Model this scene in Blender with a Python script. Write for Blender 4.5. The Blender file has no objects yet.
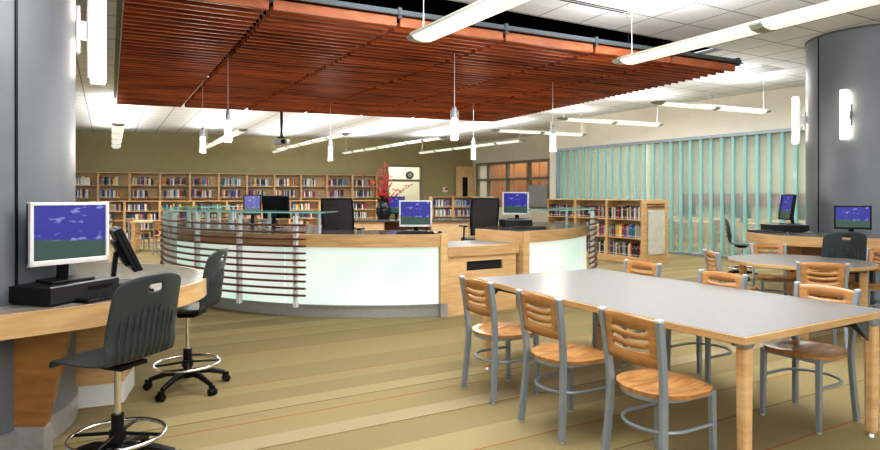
import bpy, bmesh, math, random
from mathutils import Vector, Matrix
random.seed(7)
C = bpy.context.scene.collection
R = math.radians
PI = math.pi
EYE, F, CX, HY = 1.42, 600.0, 440.0, 196.0
def P(px, py, z):
    """ground-plan position of the point seen at pixel (px,py) that lies at height z"""
    Y = F*(EYE - z)/(py - HY)
    return ((px - CX)/F*Y, Y)
TH = R(29)
D1 = Vector((-math.sin(TH), math.cos(TH)))   # runs away from the viewer
D2 = Vector((math.cos(TH), math.sin(TH)))    # runs to the right

# ------------------------------------------------------------------ materials
def new_mat(name):
    m = bpy.data.materials.new(name); m.use_nodes = True
    nt = m.node_tree; b = nt.nodes['Principled BSDF']
    return m, nt, b
def plain(name, col, rough=0.5, metal=0.0, bump=0.0, bscale=60, spec=None, var=0.0):
    m, nt, b = new_mat(name)
    b.inputs['Base Color'].default_value = (*col, 1); b.inputs['Roughness'].default_value = rough
    b.inputs['Metallic'].default_value = metal
    if spec is not None: b.inputs['Specular IOR Level'].default_value = spec
    if var or bump:
        tc = nt.nodes.new('ShaderNodeTexCoord'); n = nt.nodes.new('ShaderNodeTexNoise')
        n.inputs['Scale'].default_value = bscale; n.inputs['Detail'].default_value = 3
        nt.links.new(tc.outputs['Object'], n.inputs['Vector'])
        if var:
            r = nt.nodes.new('ShaderNodeValToRGB')
            r.color_ramp.elements[0].color = (*[c*(1-var) for c in col], 1); r.color_ramp.elements[0].position = .3
            r.color_ramp.elements[1].color = (*[min(1, c*(1+var)) for c in col], 1); r.color_ramp.elements[1].position = .7
            nt.links.new(n.outputs['Fac'], r.inputs['Fac']); nt.links.new(r.outputs['Color'], b.inputs['Base Color'])
        if bump:
            bp = nt.nodes.new('ShaderNodeBump'); bp.inputs['Strength'].default_value = bump; bp.inputs['Distance'].default_value = .01
            nt.links.new(n.outputs['Fac'], bp.inputs['Height']); nt.links.new(bp.outputs['Normal'], b.inputs['Normal'])
    return m
def wood(name, c1, c2, scale=(1.2, 14, 1.2), rough=.38, ns=2.2, rot=0):
    m, nt, b = new_mat(name)
    tc = nt.nodes.new('ShaderNodeTexCoord'); mp = nt.nodes.new('ShaderNodeMapping'); mp.inputs['Scale'].default_value = scale
    n = nt.nodes.new('ShaderNodeTexNoise'); n.inputs['Scale'].default_value = ns; n.inputs['Detail'].default_value = 6; n.inputs['Distortion'].default_value = .7
    r = nt.nodes.new('ShaderNodeValToRGB'); r.color_ramp.elements[0].position = .32; r.color_ramp.elements[1].position = .68
    r.color_ramp.elements[0].color = (*c1, 1); r.color_ramp.elements[1].color = (*c2, 1)
    m0 = nt.nodes.new('ShaderNodeMapping'); m0.inputs['Rotation'].default_value = (0, 0, rot)
    nt.links.new(tc.outputs['Object'], m0.inputs['Vector']); nt.links.new(m0.outputs['Vector'], mp.inputs['Vector']); nt.links.new(mp.outputs['Vector'], n.inputs['Vector'])
    nt.links.new(n.outputs['Fac'], r.inputs['Fac']); nt.links.new(r.outputs['Color'], b.inputs['Base Color'])
    b.inputs['Roughness'].default_value = rough
    return m
def emis(name, col, strength, base=(1, 1, 1)):
    m, nt, b = new_mat(name)
    b.inputs['Base Color'].default_value = (*base, 1)
    b.inputs['Emission Color'].default_value = (*col, 1); b.inputs['Emission Strength'].default_value = strength
    return m
M = {}
M['maple'] = wood('maple', (.62, .38, .17), (.76, .51, .26), (1.3, 1.3, 9))
M['maple_h'] = wood('maple_band', (.50, .30, .13), (.64, .42, .20), (1.2, 1.2, 10))
M['maple_pale'] = wood('maple_pale', (.66, .45, .24), (.78, .57, .33), (2, 2, 8))
M['maple_back'] = wood('maple_shelf_back', (.50, .36, .19), (.60, .44, .24), (2, 2, 8))
M['chair_wood'] = wood('honey_wood', (.34, .155, .052), (.58, .31, .13), (11, 1.4, 2), .22, 3)
M['slat_wood'] = wood('cherry_slat', (.14, .020, .005), (.56, .135, .03), (.5, 5, 9), .42, 1.6, R(-22))
M['fascia'] = wood('cherry_fascia', (.42, .12, .045), (.58, .19, .08), (1, 6, 9), .4, 1.5)
M['desk_slat'] = wood('reddish_slat', (.10, .028, .018), (.20, .06, .03), (6, 6, 2), .3)
M['wedge'] = wood('amber_wood', (.27, .12, .03), (.40, .19, .055), (1.5, 1.5, 9))
M['tan_panel'] = wood('tan_panel', (.34, .13, .035), (.46, .19, .06), (1, 1, 5), .5)
M['back_wood'] = wood('honey_wood_back', (.38, .175, .055), (.56, .29, .11), (1.4, 2, 12), .25, 3)
M['lam'] = plain('grey_laminate', (.20, .195, .19), .36, var=.28, bscale=260)
M['lam_dark'] = plain('dark_laminate', (.10, .10, .10), .12, var=.2, bscale=120)
M['lam_desk'] = plain('taupe_laminate', (.33, .30, .26), .13, var=.12, bscale=140)
M['steel'] = plain('grey_powder_steel', (.30, .345, .38), .4, .35)
M['steel_pale'] = plain('pale_steel', (.62, .64, .66), .35, .4)
M['steel_dark'] = plain('dark_channel_steel', (.10, .12, .13), .45, .3)
M['chrome'] = plain('chrome', (.85, .85, .86), .12, 1)
M['alu'] = plain('brushed_aluminium', (.48, .49, .50), .35, .6, var=.06, bscale=30)
M['black'] = plain('black_plastic', (.008, .008, .009), .38, spec=.3)
M['black_matte'] = plain('black_matte', (.012, .012, .013), .6, var=.2)
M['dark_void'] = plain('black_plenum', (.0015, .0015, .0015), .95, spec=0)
M['shell'] = plain('charcoal_polypropylene', (.038, .050, .051), .4)
M['silver'] = plain('silver_bezel', (.72, .70, .68), .3, .15)
M['white'] = plain('white_plastic', (.82, .82, .80), .4)
M['whitep'] = plain('white_laminate', (.78, .78, .76), .4)
M['green_wall'] = plain('olive_green_paint', (.37, .33, .175), .75, var=.04, bscale=3)
M['beige_wall'] = plain('beige_paint', (.74, .70, .60), .75, var=.03, bscale=3)
M['cream_wall'] = plain('cream_paint', (.74, .68, .48), .8)
M['frame_taupe'] = plain('taupe_frame', (.26, .23, .17), .5, .1)
M['grey_board'] = plain('grey_tackboard', (.32, .33, .33), .8, var=.1, bscale=25)
M['shelf_white'] = plain('pale_shelf_edge', (.80, .68, .50), .5)
M['sconce_glow'] = emis('sconce_diffuser', (1, .90, .78), 1.6)
M['pend_glow'] = emis('pendant_glass_glow', (1, .97, .92), 1.8)
M['fix_body'] = plain('putty_fixture_body', (.70, .71, .62), .4)
M['fix_band'] = plain('putty_joint_band', (.34, .35, .29), .5)
M['fix_glow'] = emis('fixture_lens', (.96, 1, .94), .42)
M['red'] = plain('red_blossom', (.55, .01, .015), .5)
M['stem'] = plain('brown_stem', (.06, .03, .02), .7)
M['leaf'] = plain('dark_leaf', (.02, .06, .02), .5)
M['vase'] = plain('black_glazed_vase', (.01, .01, .012), .12)
M['mesh'] = plain('black_woven_mesh', (.045, .04, .038), .7, var=.5, bscale=300)
M['page'] = plain('page_block', (.75, .72, .62), .8)
M['foot'] = plain('glide_foot', (.05, .05, .05), .5)

# tinted clear glass: thin sheet that lets light through
def glass(name, tint, op, rough=.03, em=0, emc=(.6, .9, .85)):
    m = bpy.data.materials.new(name); m.use_nodes = True; nt = m.node_tree; nt.nodes.clear()
    out = nt.nodes.new('ShaderNodeOutputMaterial'); mix = nt.nodes.new('ShaderNodeMixShader')
    tr = nt.nodes.new('ShaderNodeBsdfTransparent'); tr.inputs[0].default_value = (*tint, 1)
    pb = nt.nodes.new('ShaderNodeBsdfPrincipled'); pb.inputs['Base Color'].default_value = (*tint, 1); pb.inputs['Roughness'].default_value = rough
    pb.inputs['Emission Color'].default_value = (*emc, 1); pb.inputs['Emission Strength'].default_value = em
    mix.inputs[0].default_value = op
    nt.links.new(tr.outputs[0], mix.inputs[1]); nt.links.new(pb.outputs[0], mix.inputs[2]); nt.links.new(mix.outputs[0], out.inputs[0])
    return m
M['glass_shelf'] = glass('green_tinted_shelf_glass', (.62, .84, .78), .30)
M['glass_edge'] = glass('green_glass_edge', (.18, .55, .48), .85, em=.12)  # bright edge painted with a little emission, not a light source
M['fin'] = glass('teal_glass_fin', (.44, .70, .68), .55, .08, em=.06, emc=(.5, .9, .95))  # cyan highlight put in as a faint glow; the fins are no lamps
M['clear'] = glass('clear_window_glass', (.95, .97, .97), .06)
M['tube_glass'] = glass('clear_tube_glass', (.95, .97, .97), .22)
def blur_glass():
    m = bpy.data.materials.new('cast_channel_glass'); m.use_nodes = True; nt = m.node_tree; nt.nodes.clear()
    out = nt.nodes.new('ShaderNodeOutputMaterial'); mix = nt.nodes.new('ShaderNodeMixShader')
    rf = nt.nodes.new('ShaderNodeBsdfRefraction'); rf.inputs['Roughness'].default_value = .16; rf.inputs['IOR'].default_value = 1.12
    rf.inputs['Color'].default_value = (.93, .95, .90, 1)
    gl = nt.nodes.new('ShaderNodeBsdfPrincipled'); gl.inputs['Base Color'].default_value = (.70, .78, .74, 1); gl.inputs['Roughness'].default_value = .22
    mix.inputs[0].default_value = .25
    nt.links.new(rf.outputs[0], mix.inputs[1]); nt.links.new(gl.outputs[0], mix.inputs[2]); nt.links.new(mix.outputs[0], out.inputs[0])
    return m
M['blur'] = blur_glass()
def light_panel_mat():
    m, nt, b = new_mat('backlit_resin_panel')
    tc = nt.nodes.new('ShaderNodeTexCoord'); n = nt.nodes.new('ShaderNodeTexNoise'); n.inputs['Scale'].default_value = 1.3; n.inputs['Detail'].default_value = 1
    r = nt.nodes.new('ShaderNodeValToRGB'); r.color_ramp.elements[0].position = .3; r.color_ramp.elements[1].position = .7
    r.color_ramp.elements[0].color = (.66, .88, .74, 1); r.color_ramp.elements[1].color = (1, 1, .95, 1)
    sx = nt.nodes.new('ShaderNodeSeparateXYZ'); nt.links.new(tc.outputs['Object'], sx.inputs[0])
    mr = nt.nodes.new('ShaderNodeMapRange'); mr.inputs[1].default_value = .15; mr.inputs[2].default_value = .8; mr.inputs[3].default_value = .56; mr.inputs[4].default_value = .38
    nt.links.new(sx.outputs[2], mr.inputs[0]); nt.links.new(mr.outputs[0], b.inputs['Emission Strength'])
    nt.links.new(tc.outputs['Object'], n.inputs['Vector']); nt.links.new(n.outputs['Fac'], r.inputs['Fac'])
    nt.links.new(r.outputs['Color'], b.inputs['Emission Color']); b.inputs['Base Color'].default_value = (.40, .50, .43, 1); b.inputs['Roughness'].default_value = .2
    return m
M['panel'] = light_panel_mat()
def screen_mat():
    m, nt, b = new_mat('lit_screen')
    tc = nt.nodes.new('ShaderNodeTexCoord'); sx = nt.nodes.new('ShaderNodeSeparateXYZ'); nt.links.new(tc.outputs['Generated'], sx.inputs[0])
    n = nt.nodes.new('ShaderNodeTexNoise'); n.inputs['Scale'].default_value = 4; n.inputs['Detail'].default_value = 4
    mp = nt.nodes.new('ShaderNodeMapping'); mp.inputs['Scale'].default_value = (1, 0, 1.9)
    nt.links.new(tc.outputs['Generated'], mp.inputs[0]); nt.links.new(mp.outputs[0], n.inputs['Vector'])
    r = nt.nodes.new('ShaderNodeValToRGB'); r.color_ramp.elements[0].position = .57; r.color_ramp.elements[1].position = .74
    r.color_ramp.elements[0].color = (.022, .022, .24, 1); r.color_ramp.elements[1].color = (.42, .50, .85, 1)
    nt.links.new(n.outputs['Fac'], r.inputs['Fac'])
    g = nt.nodes.new('ShaderNodeValToRGB'); g.color_ramp.elements[0].position = .36; g.color_ramp.elements[1].position = .42
    g.color_ramp.elements[0].color = (0, 0, 0, 1); g.color_ramp.elements[1].color = (1, 1, 1, 1)
    ad = nt.nodes.new('ShaderNodeMath'); ad.operation = 'MULTIPLY_ADD'; ad.inputs[1].default_value = .08
    nt.links.new(sx.outputs[0], ad.inputs[0]); nt.links.new(sx.outputs[2], ad.inputs[2])
    nt.links.new(ad.outputs[0], g.inputs['Fac'])
    mx = nt.nodes.new('ShaderNodeMixRGB'); mx.inputs[1].default_value = (.03, .07, .045, 1)
    nt.links.new(g.outputs['Color'], mx.inputs[0]); nt.links.new(r.outputs['Color'], mx.inputs[2])
    nt.links.new(mx.outputs[0], b.inputs['Emission Color']); b.inputs['Emission Strength'].default_value = .85
    b.inputs['Base Color'].default_value = (.02, .02, .03, 1); b.inputs['Roughness'].default_value = .2
    return m
M['screen'] = screen_mat()
def ceiling_mat():
    m, nt, b = new_mat('acoustic_ceiling_tile')
    tc = nt.nodes.new('ShaderNodeTexCoord'); sx = nt.nodes.new('ShaderNodeSeparateXYZ'); nt.links.new(tc.outputs['Object'], sx.inputs[0])
    T = .645
    def line(out, off):
        a = nt.nodes.new('ShaderNodeMath'); a.operation = 'SUBTRACT'; a.inputs[1].default_value = off; nt.links.new(out, a.inputs[0])
        d = nt.nodes.new('ShaderNodeMath'); d.operation = 'DIVIDE'; d.inputs[1].default_value = T; nt.links.new(a.outputs[0], d.inputs[0])
        f = nt.nodes.new('ShaderNodeMath'); f.operation = 'PINGPONG'; f.inputs[1].default_value = .5; nt.links.new(d.outputs[0], f.inputs[0])
        l = nt.nodes.new('ShaderNodeMath'); l.operation = 'LESS_THAN'; l.inputs[1].default_value = .017; nt.links.new(f.outputs[0], l.inputs[0])
        return l.outputs[0]
    mx = nt.nodes.new('ShaderNodeMath'); mx.operation = 'MAXIMUM'
    nt.links.new(line(sx.outputs[0], 6.65 % T), mx.inputs[0]); nt.links.new(line(sx.outputs[1], 5.31 % T), mx.inputs[1])
    n = nt.nodes.new('ShaderNodeTexNoise'); n.inputs['Scale'].default_value = 90; nt.links.new(tc.outputs['Object'], n.inputs['Vector'])
    r = nt.nodes.new('ShaderNodeValToRGB'); r.color_ramp.elements[0].color = (.66, .66, .66, 1); r.color_ramp.elements[1].color = (.80, .80, .80, 1)
    nt.links.new(n.outputs['Fac'], r.inputs['Fac'])
    c = nt.nodes.new('ShaderNodeMixRGB'); c.inputs[2].default_value = (.27, .27, .27, 1)
    nt.links.new(mx.outputs[0], c.inputs[0]); nt.links.new(r.outputs['Color'], c.inputs[1]); nt.links.new(c.outputs[0], b.inputs['Base Color'])
    b.inputs['Roughness'].default_value = .85
    return m
M['ceiling'] = ceiling_mat()
def carpet_mat():
    m, nt, b = new_mat('striped_carpet')
    tc = nt.nodes.new('ShaderNodeTexCoord'); sx = nt.nodes.new('ShaderNodeSeparateXYZ'); nt.links.new(tc.outputs['Object'], sx.inputs[0])
    per = 3.55
    a = nt.nodes.new('ShaderNodeMath'); a.operation = 'SUBTRACT'; a.inputs[1].default_value = 1.1; nt.links.new(sx.outputs[1], a.inputs[0])
    d = nt.nodes.new('ShaderNodeMath'); d.operation = 'DIVIDE'; d.inputs[1].default_value = per; nt.links.new(a.outputs[0], d.inputs[0])
    f = nt.nodes.new('ShaderNodeMath'); f.operation = 'FRACT'; nt.links.new(d.outputs[0], f.inputs[0])
    r = nt.nodes.new('ShaderNodeValToRGB'); cr = r.color_ramp; cr.interpolation = 'CONSTANT'
    k = dict(o=(.300, .243, .120), l=(.335, .275, .143), p=(.355, .288, .172), d=(.268, .215, .108), r=(.33, .14, .055), x=(.17, .12, .055))
    # v measured along the room, from 1.1 m
    st = [(1.10, 'd'), (1.45, 'o'), (2.03, 'r'), (2.045, 'd'), (2.45, 'x'), (2.46, 'o'), (2.83, 'r'), (2.845, 'l'), (3.1, 'd'), (3.42, 'x'), (3.435, 'p'), (3.60, 'o'),
          (3.85, 'r'), (3.865, 'o'), (4.02, 'x'), (4.03, 'l'), (4.2, 'd'), (4.45, 'o')]
    while len(cr.elements) > 1: cr.elements.remove(cr.elements[0])
    cr.elements[0].position = 0; cr.elements[0].color = (*k['d'], 1)
    for v, c in st[1:]:
        e = cr.elements.new((v-1.1)/per); e.color = (*k[c], 1)
    e = cr.elements.new((4.63-1.1)/per); e.color = (*k['r'], 1)
    nt.links.new(f.outputs[0], r.inputs['Fac'])
    n = nt.nodes.new('ShaderNodeTexNoise'); n.inputs['Scale'].default_value = 140; n.inputs['Detail'].default_value = 2
    nt.links.new(tc.outputs['Object'], n.inputs['Vector'])
    mr = nt.nodes.new('ShaderNodeMapRange'); mr.inputs[1].default_value = .25; mr.inputs[2].default_value = .75; mr.inputs[3].default_value = .82; mr.inputs[4].default_value = 1.18
    nt.links.new(n.outputs['Fac'], mr.inputs[0])
    mu = nt.nodes.new('ShaderNodeMixRGB'); mu.blend_type = 'MULTIPLY'; mu.inputs[0].default_value = 1
    nt.links.new(r.outputs['Color'], mu.inputs[1]); nt.links.new(mr.outputs[0], mu.inputs[2]); nt.links.new(mu.outputs[0], b.inputs['Base Color'])
    b.inputs['Roughness'].default_value = .9; b.inputs['Specular IOR Level'].default_value = .15
    bp = nt.nodes.new('ShaderNodeBump'); bp.inputs['Strength'].default_value = .3; bp.inputs['Distance'].default_value = .004
    nt.links.new(n.outputs['Fac'], bp.inputs['Height']); nt.links.new(bp.outputs['Normal'], b.inputs['Normal'])
    return m
M['carpet'] = carpet_mat()
def column_mat():
    m = plain('grey_metal_column_cladding', (.19, .21, .23), .42, .25, var=.06, bscale=3)
    return m
M['column'] = column_mat()

# ------------------------------------------------------------------ mesh helpers
class MB:
    def __init__(s): s.bm = bmesh.new()
    def quad(s, pts, mi=0):
        f = s.bm.faces.new([s.bm.verts.new(p) for p in pts]); f.material_index = mi; return f
    def box(s, c, size, rz=0, mat=None, taper=1.0, mi=0):
        mt = Matrix.Translation(c) @ Matrix.Rotation(rz, 4, 'Z')
        if mat is not None: mt = mt @ mat
        hx, hy, hz = size[0]/2, size[1]/2, size[2]/2
        v = []
        for z in (-1, 1):
            t = taper if z < 0 else 1
            for x, y in ((-1, -1), (1, -1), (1, 1), (-1, 1)): v.append(s.bm.verts.new(mt @ Vector((x*hx*t, y*hy*t, z*hz))))
        for i in ((3, 2, 1, 0), (4, 5, 6, 7), (0, 1, 5, 4), (1, 2, 6, 5), (2, 3, 7, 6), (3, 0, 4, 7)):
            f = s.bm.faces.new([v[j] for j in i]); f.material_index = mi
        return s
    def prism(s, poly, z0, z1, mi=0, side_mi=None):
        a = sum(poly[i][0]*poly[(i+1) % len(poly)][1]-poly[(i+1) % len(poly)][0]*poly[i][1] for i in range(len(poly)))
        if a < 0: poly = poly[::-1]
        lo = [s.bm.verts.new((x, y, z0)) for x, y in poly]; hi = [s.bm.verts.new((x, y, z1)) for x, y in poly]
        f = s.bm.faces.new(hi); f.material_index = mi; f = s.bm.faces.new(lo[::-1]); f.material_index = mi
        for i in range(len(poly)):
            j = (i+1) % len(poly); f = s.bm.faces.new((lo[i], lo[j], hi[j], hi[i])); f.material_index = mi if side_mi is None else side_mi
        return s
    def tube(s, pts, r, n=8, closed=False, square=False, rb=None, up=Vector((0, 0, 1))):
        pts = [Vector(p) for p in pts]; rings = []; N = len(pts)
        for i, p in enumerate(pts):
            if closed: t = pts[(i+1) % N]-pts[i-1]
            else: t = pts[min(i+1, N-1)]-pts[max(i-1, 0)]
            t.normalize(); u = up
            if abs(t.dot(u)) > .95: u = Vector((0, 1, 0)) if abs(t.y) < .9 else Vector((1, 0, 0))
            a = t.cross(u).normalized(); b = a.cross(t).normalized()
            rr = r[i] if isinstance(r, (list, tuple)) else r
            if square:
                w, h = rr, (rb or rr)
                ring = [p+a*w+b*h, p-a*w+b*h, p-a*w-b*h, p+a*w-b*h]
            else:
                ring = [p+a*math.cos(2*PI*k/n)*rr+b*math.sin(2*PI*k/n)*rr for k in range(n)]
            rings.append([s.bm.verts.new(q) for q in ring])
        m = len(rings[0])
        for i in range(N if closed else N-1):
            A, B = rings[i], rings[(i+1) % N]
            for k in range(m): s.bm.faces.new((A[k], A[(k+1) % m], B[(k+1) % m], B[k]))
        if not closed: s.bm.faces.new(rings[0][::-1]); s.bm.faces.new(rings[-1])
        return s
    def lathe(s, prof, n=24, c=(0, 0, 0), a0=0, a1=2*PI):
        full = abs(a1-a0-2*PI) < 1e-6; m = n if full else n+1; cols = []
        for k in range(m):
            a = a0+(a1-a0)*k/n; cols.append([s.bm.verts.new((c[0]+r*math.cos(a), c[1]+r*math.sin(a), c[2]+z)) for r, z in prof])
        for k in range(n):
            A, B = cols[k], cols[(k+1) % m]
            for i in range(len(prof)-1):
                try: s.bm.faces.new((A[i], B[i], B[i+1], A[i+1]))
                except ValueError: pass
        if full:
            for i in (0, -1):
                if prof[i][0] > 1e-4:
                    try: s.bm.faces.new([cc[i] for cc in cols])
                    except ValueError: pass
        return s
    def build(s, name, mat, parent=None, loc=None, rz=None, smooth=None, bevel=0, solid=0, label=None, weld=True):
        if weld: bmesh.ops.remove_doubles(s.bm, verts=s.bm.verts, dist=1e-5)
        bmesh.ops.recalc_face_normals(s.bm, faces=s.bm.faces)
        me = bpy.data.meshes.new(name); s.bm.to_mesh(me); s.bm.free()
        for m in (mat if isinstance(mat, (list, tuple)) else [mat]): me.materials.append(m)
        o = bpy.data.objects.new(name, me); C.objects.link(o)
        if parent: o.parent = parent
        if loc: o.location = loc
        if rz is not None: o.rotation_euler = (0, 0, rz)
        if solid:
            md = o.modifiers.new('s', 'SOLIDIFY'); md.thickness = solid; md.offset = 0
        if bevel:
            md = o.modifiers.new('b', 'BEVEL'); md.width = bevel; md.segments = 2; md.limit_method = 'ANGLE'; md.angle_limit = R(40)
        if smooth:
            for p in me.polygons: p.use_smooth = True
            try: me.set_sharp_from_angle(angle=R(smooth))
            except Exception: pass
        if label: o['label'] = label
        return o
def tag(o, label, cat=None, group=None, kind=None):
    o['label'] = label
    if cat: o['category'] = cat
    if group: o['group'] = group
    if kind: o['kind'] = kind
    return o
def thing(name, label, cat, loc=(0, 0, 0), rz=0, group=None):
    o = bpy.data.objects.new(name, None); C.objects.link(o); o.empty_display_size = .1
    o.location = loc; o.rotation_euler = (0, 0, rz)
    return tag(o, label, cat, group)
def dup(root, loc, rz, label=None, group=None, name=None):
    kids = {}
    for o in C.objects:
        if o.parent: kids.setdefault(o.parent, []).append(o)
    def cp(o, par):
        c = o.copy(); C.objects.link(c); c.parent = par
        for k in kids.get(o, []): cp(k, c)
        return c
    r = cp(root, None); r.location = loc; r.rotation_euler = (0, 0, rz)
    if label: r['label'] = label
    if group: r['group'] = group
    return r
def struct(o, label=None):
    o['kind'] = 'structure'
    if label: o['label'] = label
    return o
def face(dx, dy):   # rotation that turns local +y towards (dx,dy)
    return math.atan2(dy, dx)-PI/2
def catmull(pts, n=8, closed=False):
    out = []; N = len(pts)
    for i in range(N if closed else N-1):
        p = [pts[(i+k) % N] if closed else pts[max(0, min(N-1, i+k))] for k in (-1, 0, 1, 2)]
        for j in range(n):
            t = j/n
            out.append(tuple(.5*((2*p[1][d])+(-p[0][d]+p[2][d])*t+(2*p[0][d]-5*p[1][d]+4*p[2][d]-p[3][d])*t*t+(-p[0][d]+3*p[1][d]-3*p[2][d]+p[3][d])*t**3) for d in range(len(pts[0]))))
    if not closed: out.append(tuple(pts[-1]))
    return out

# ------------------------------------------------------------------ setting
CEIL = 3.67
def uvbox(u0, u1, v0, v1, z0, z1): return MB().box(((u0+u1)/2, (v0+v1)/2, (z0+z1)/2), (u1-u0, v1-v0, z1-z0))
o = uvbox(-16, 30, -6, 34, -.1, 0).build('floor', M['carpet'], rz=TH); struct(o, 'olive and tan striped carpet floor')
HU0, HU1, HV0, HV1 = .35, 8.3, 5.98, 12.4
mb = MB()
for (a, b_, c, d) in ((-16, 30, -6, HV0), (-16, 30, HV1, 34), (-16, HU0, HV0, HV1), (HU1, 30, HV0, HV1)):
    mb.box(((a+b_)/2, (c+d)/2, CEIL+.03), (b_-a, d-c, .06))
struct(mb.build('ceiling', M['ceiling'], rz=TH), 'white acoustic tile ceiling')
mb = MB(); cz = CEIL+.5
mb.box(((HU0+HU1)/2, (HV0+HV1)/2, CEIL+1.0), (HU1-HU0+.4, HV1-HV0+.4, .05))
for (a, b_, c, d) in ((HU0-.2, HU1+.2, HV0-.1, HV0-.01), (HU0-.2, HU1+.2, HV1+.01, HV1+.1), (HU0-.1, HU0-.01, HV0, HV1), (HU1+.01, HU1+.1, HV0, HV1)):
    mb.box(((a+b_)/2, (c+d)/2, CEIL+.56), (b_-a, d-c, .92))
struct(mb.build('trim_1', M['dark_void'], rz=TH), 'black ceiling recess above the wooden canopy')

def wall_seg(mb, p, q, z0, z1, th=.12, out=1):
    p, q = Vector(p), Vector(q); d = q-p; L = d.length; a = math.atan2(d.y, d.x)
    n = Vector((-math.sin(a), math.cos(a)))*th/2*out
    mb.box((*( (p+q)/2+n), (z0+z1)/2), (L, th, z1-z0), a)
# back olive wall, with opening
WA = Vector((-16, 20.8+.3265*(-16+12.58))); WB = Vector((1.39, 25.36))
wd = (WB-WA).normalized()
def on_back(px):   # point on back wall seen at column px
    k = (px-CX)/F; Y = (20.8+.3265*12.58)/(1-.3265*k); return Vector((k*Y, Y))
oa, ob = on_back(387.5), on_back(421)
oz1 = EYE+(196-165)*oa.y/F; 
mb = MB(); wall_seg(mb, WA, oa, 0, CEIL); wall_seg(mb, ob, WB, 0, CEIL); wall_seg(mb, oa, ob, oz1, CEIL); wall_seg(mb, oa, ob, 0, 1.0)
struct(mb.build('wall_back', M['green_wall']), 'olive green painted back wall')
# window in the back wall
w = thing('window_1', 'opening with taupe frame in the olive back wall', 'window'); del w['category']; struct(w)
mb = MB(); h = Vector((-wd.y, wd.x))
for p in (oa, ob): mb.box((*(p+h*.03), (1+oz1)/2), (.08, .16, oz1-1), math.atan2(wd.y, wd.x))
mid = (oa+ob)/2; L = (ob-oa).length; ang = math.atan2(wd.y, wd.x)
for z in (1.02, oz1-.03, EYE+15.5*mid.y/F): mb.box((*(mid+h*.03), z), (L, .16, .09), ang)
mb.build('window_frame', M['frame_taupe'], w)
mb = MB(); mb.box((*(mid+h*.05), (1+oz1)/2), (L, .01, oz1-1), ang); mb.build('window_pane', M['clear'], w)
# room beyond the opening
mb = MB(); c = mid+h*2.6; wall_seg(mb, c-wd*3.5, c+wd*2.2, 0, CEIL); struct(mb.build('wall_beyond_opening', M['cream_wall']), 'cream wall seen through the opening in the back wall')
c = mid+h*2.5+wd*.02
k = thing('wall_clock', 'round black speaker-like clock on the cream wall beyond the opening', 'clock', (*on_back(416.5)[:], EYE+20.5*24.2/F), ang)
k.location = (*(on_back(416)+h*1.0), EYE+21*25.4/F)
mb = MB(); mb.lathe([(.001, .05), (.15, .05), (.17, .03), (.17, -.05), (.001, -.05)], 24); o = mb.build('clock_case', M['black'], k, smooth=40); o.rotation_euler = (PI/2, 0, 0)
mb = MB(); mb.lathe([(.001, .056), (.10, .056), (.10, .05)], 24); o = mb.build('clock_face', M['steel'], k); o.rotation_euler = (PI/2, 0, 0); o.location = (0, 0, 0)
tag(k, 'round black clock mounted in the opening beyond the olive wall', 'clock')
# beige wall with interior windows
B0, B1 = WB, Vector((4.0, 21.6)); bd = (B1-B0).normalized()
def on_line(px, A, B):
    k = (px-CX)/F; d = B-A; t = (A.x-k*A.y)/(k*d.y-d.x); return A+d*t
G0, G1 = Vector((3.56, 18.0)), Vector((8.6, 10.45))
zt = 2.76
mb = MB(); i0, i1 = on_line(477, B0, B1), on_line(551, B0, B1)
wall_seg(mb, B0, i0, 0, CEIL, out=1); wall_seg(mb, i0, i1, zt, CEIL); wall_seg(mb, i0, i1, 0, 1.0); wall_seg(mb, i1, B1+(.3*bd), 0, CEIL)
wall_seg(mb, B1, G0, 0, CEIL, out=1)
wall_seg(mb, Vector((3.30, 18.05)), Vector((3.56, 18.0)), 0, CEIL)
struct(mb.build('wall_right_far', M['beige_wall']), 'beige wall with interior windows at the far right')
w = thing('window_2', 'interior window with taupe mullions showing tan panels', 'window'); del w['category']; struct(w)
mb = MB(); a2 = math.atan2(bd.y, bd.x)
for px in (478, 489, 508, 529.5, 550): mb.box((*on_line(px, B0, B1), (1+zt)/2), (.14, .12, zt-1), a2)
c = (i0+i1)/2; L = (i1-i0).length
for z in (1.03, zt-.04, EYE+17.5*22.5/F): mb.box((*c, z), (L, .12, .11), a2)
mb.build('window_frame', M['frame_taupe'], w)
mb = MB(); mb.box((*(c), (1+zt)/2), (L, .01, zt-1), a2); mb.build('window_pane', M['clear'], w)
# tan panels room behind
nb = Vector((-bd.y, bd.x)); 
mb = MB(); 
for i in range(9):
    q = i0-bd*.6+bd*(.75*i+.36)+nb*1.3
    mb.box((*q, 1.7), (.71, .05, 3.2), a2)
struct(mb.build('wall_panelled', M['tan_panel']), 'tan wood panelled wall seen through the interior window')
mb = MB(); wall_seg(mb, i0+nb*1.4-bd*2, i1+nb*1.4+bd*3, 0, CEIL); struct(mb.build('wall_behind_panels', M['beige_wall']), 'beige wall behind the tan panels')
p = on_line(540, B0, B1)
t = thing('notice_board', 'grey fabric tackboard leaning in the lower right interior window pane', 'board', (*(p-nb*.12), 1.0), a2)
MB().box((0, 0, .42), (.95, .03, .84)).build('tack_panel', M['grey_board'], t, bevel=.006)
MB().box((0, 0, .02), (.99, .05, .04)).build('board_rail', M['frame_taupe'], t)
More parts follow.
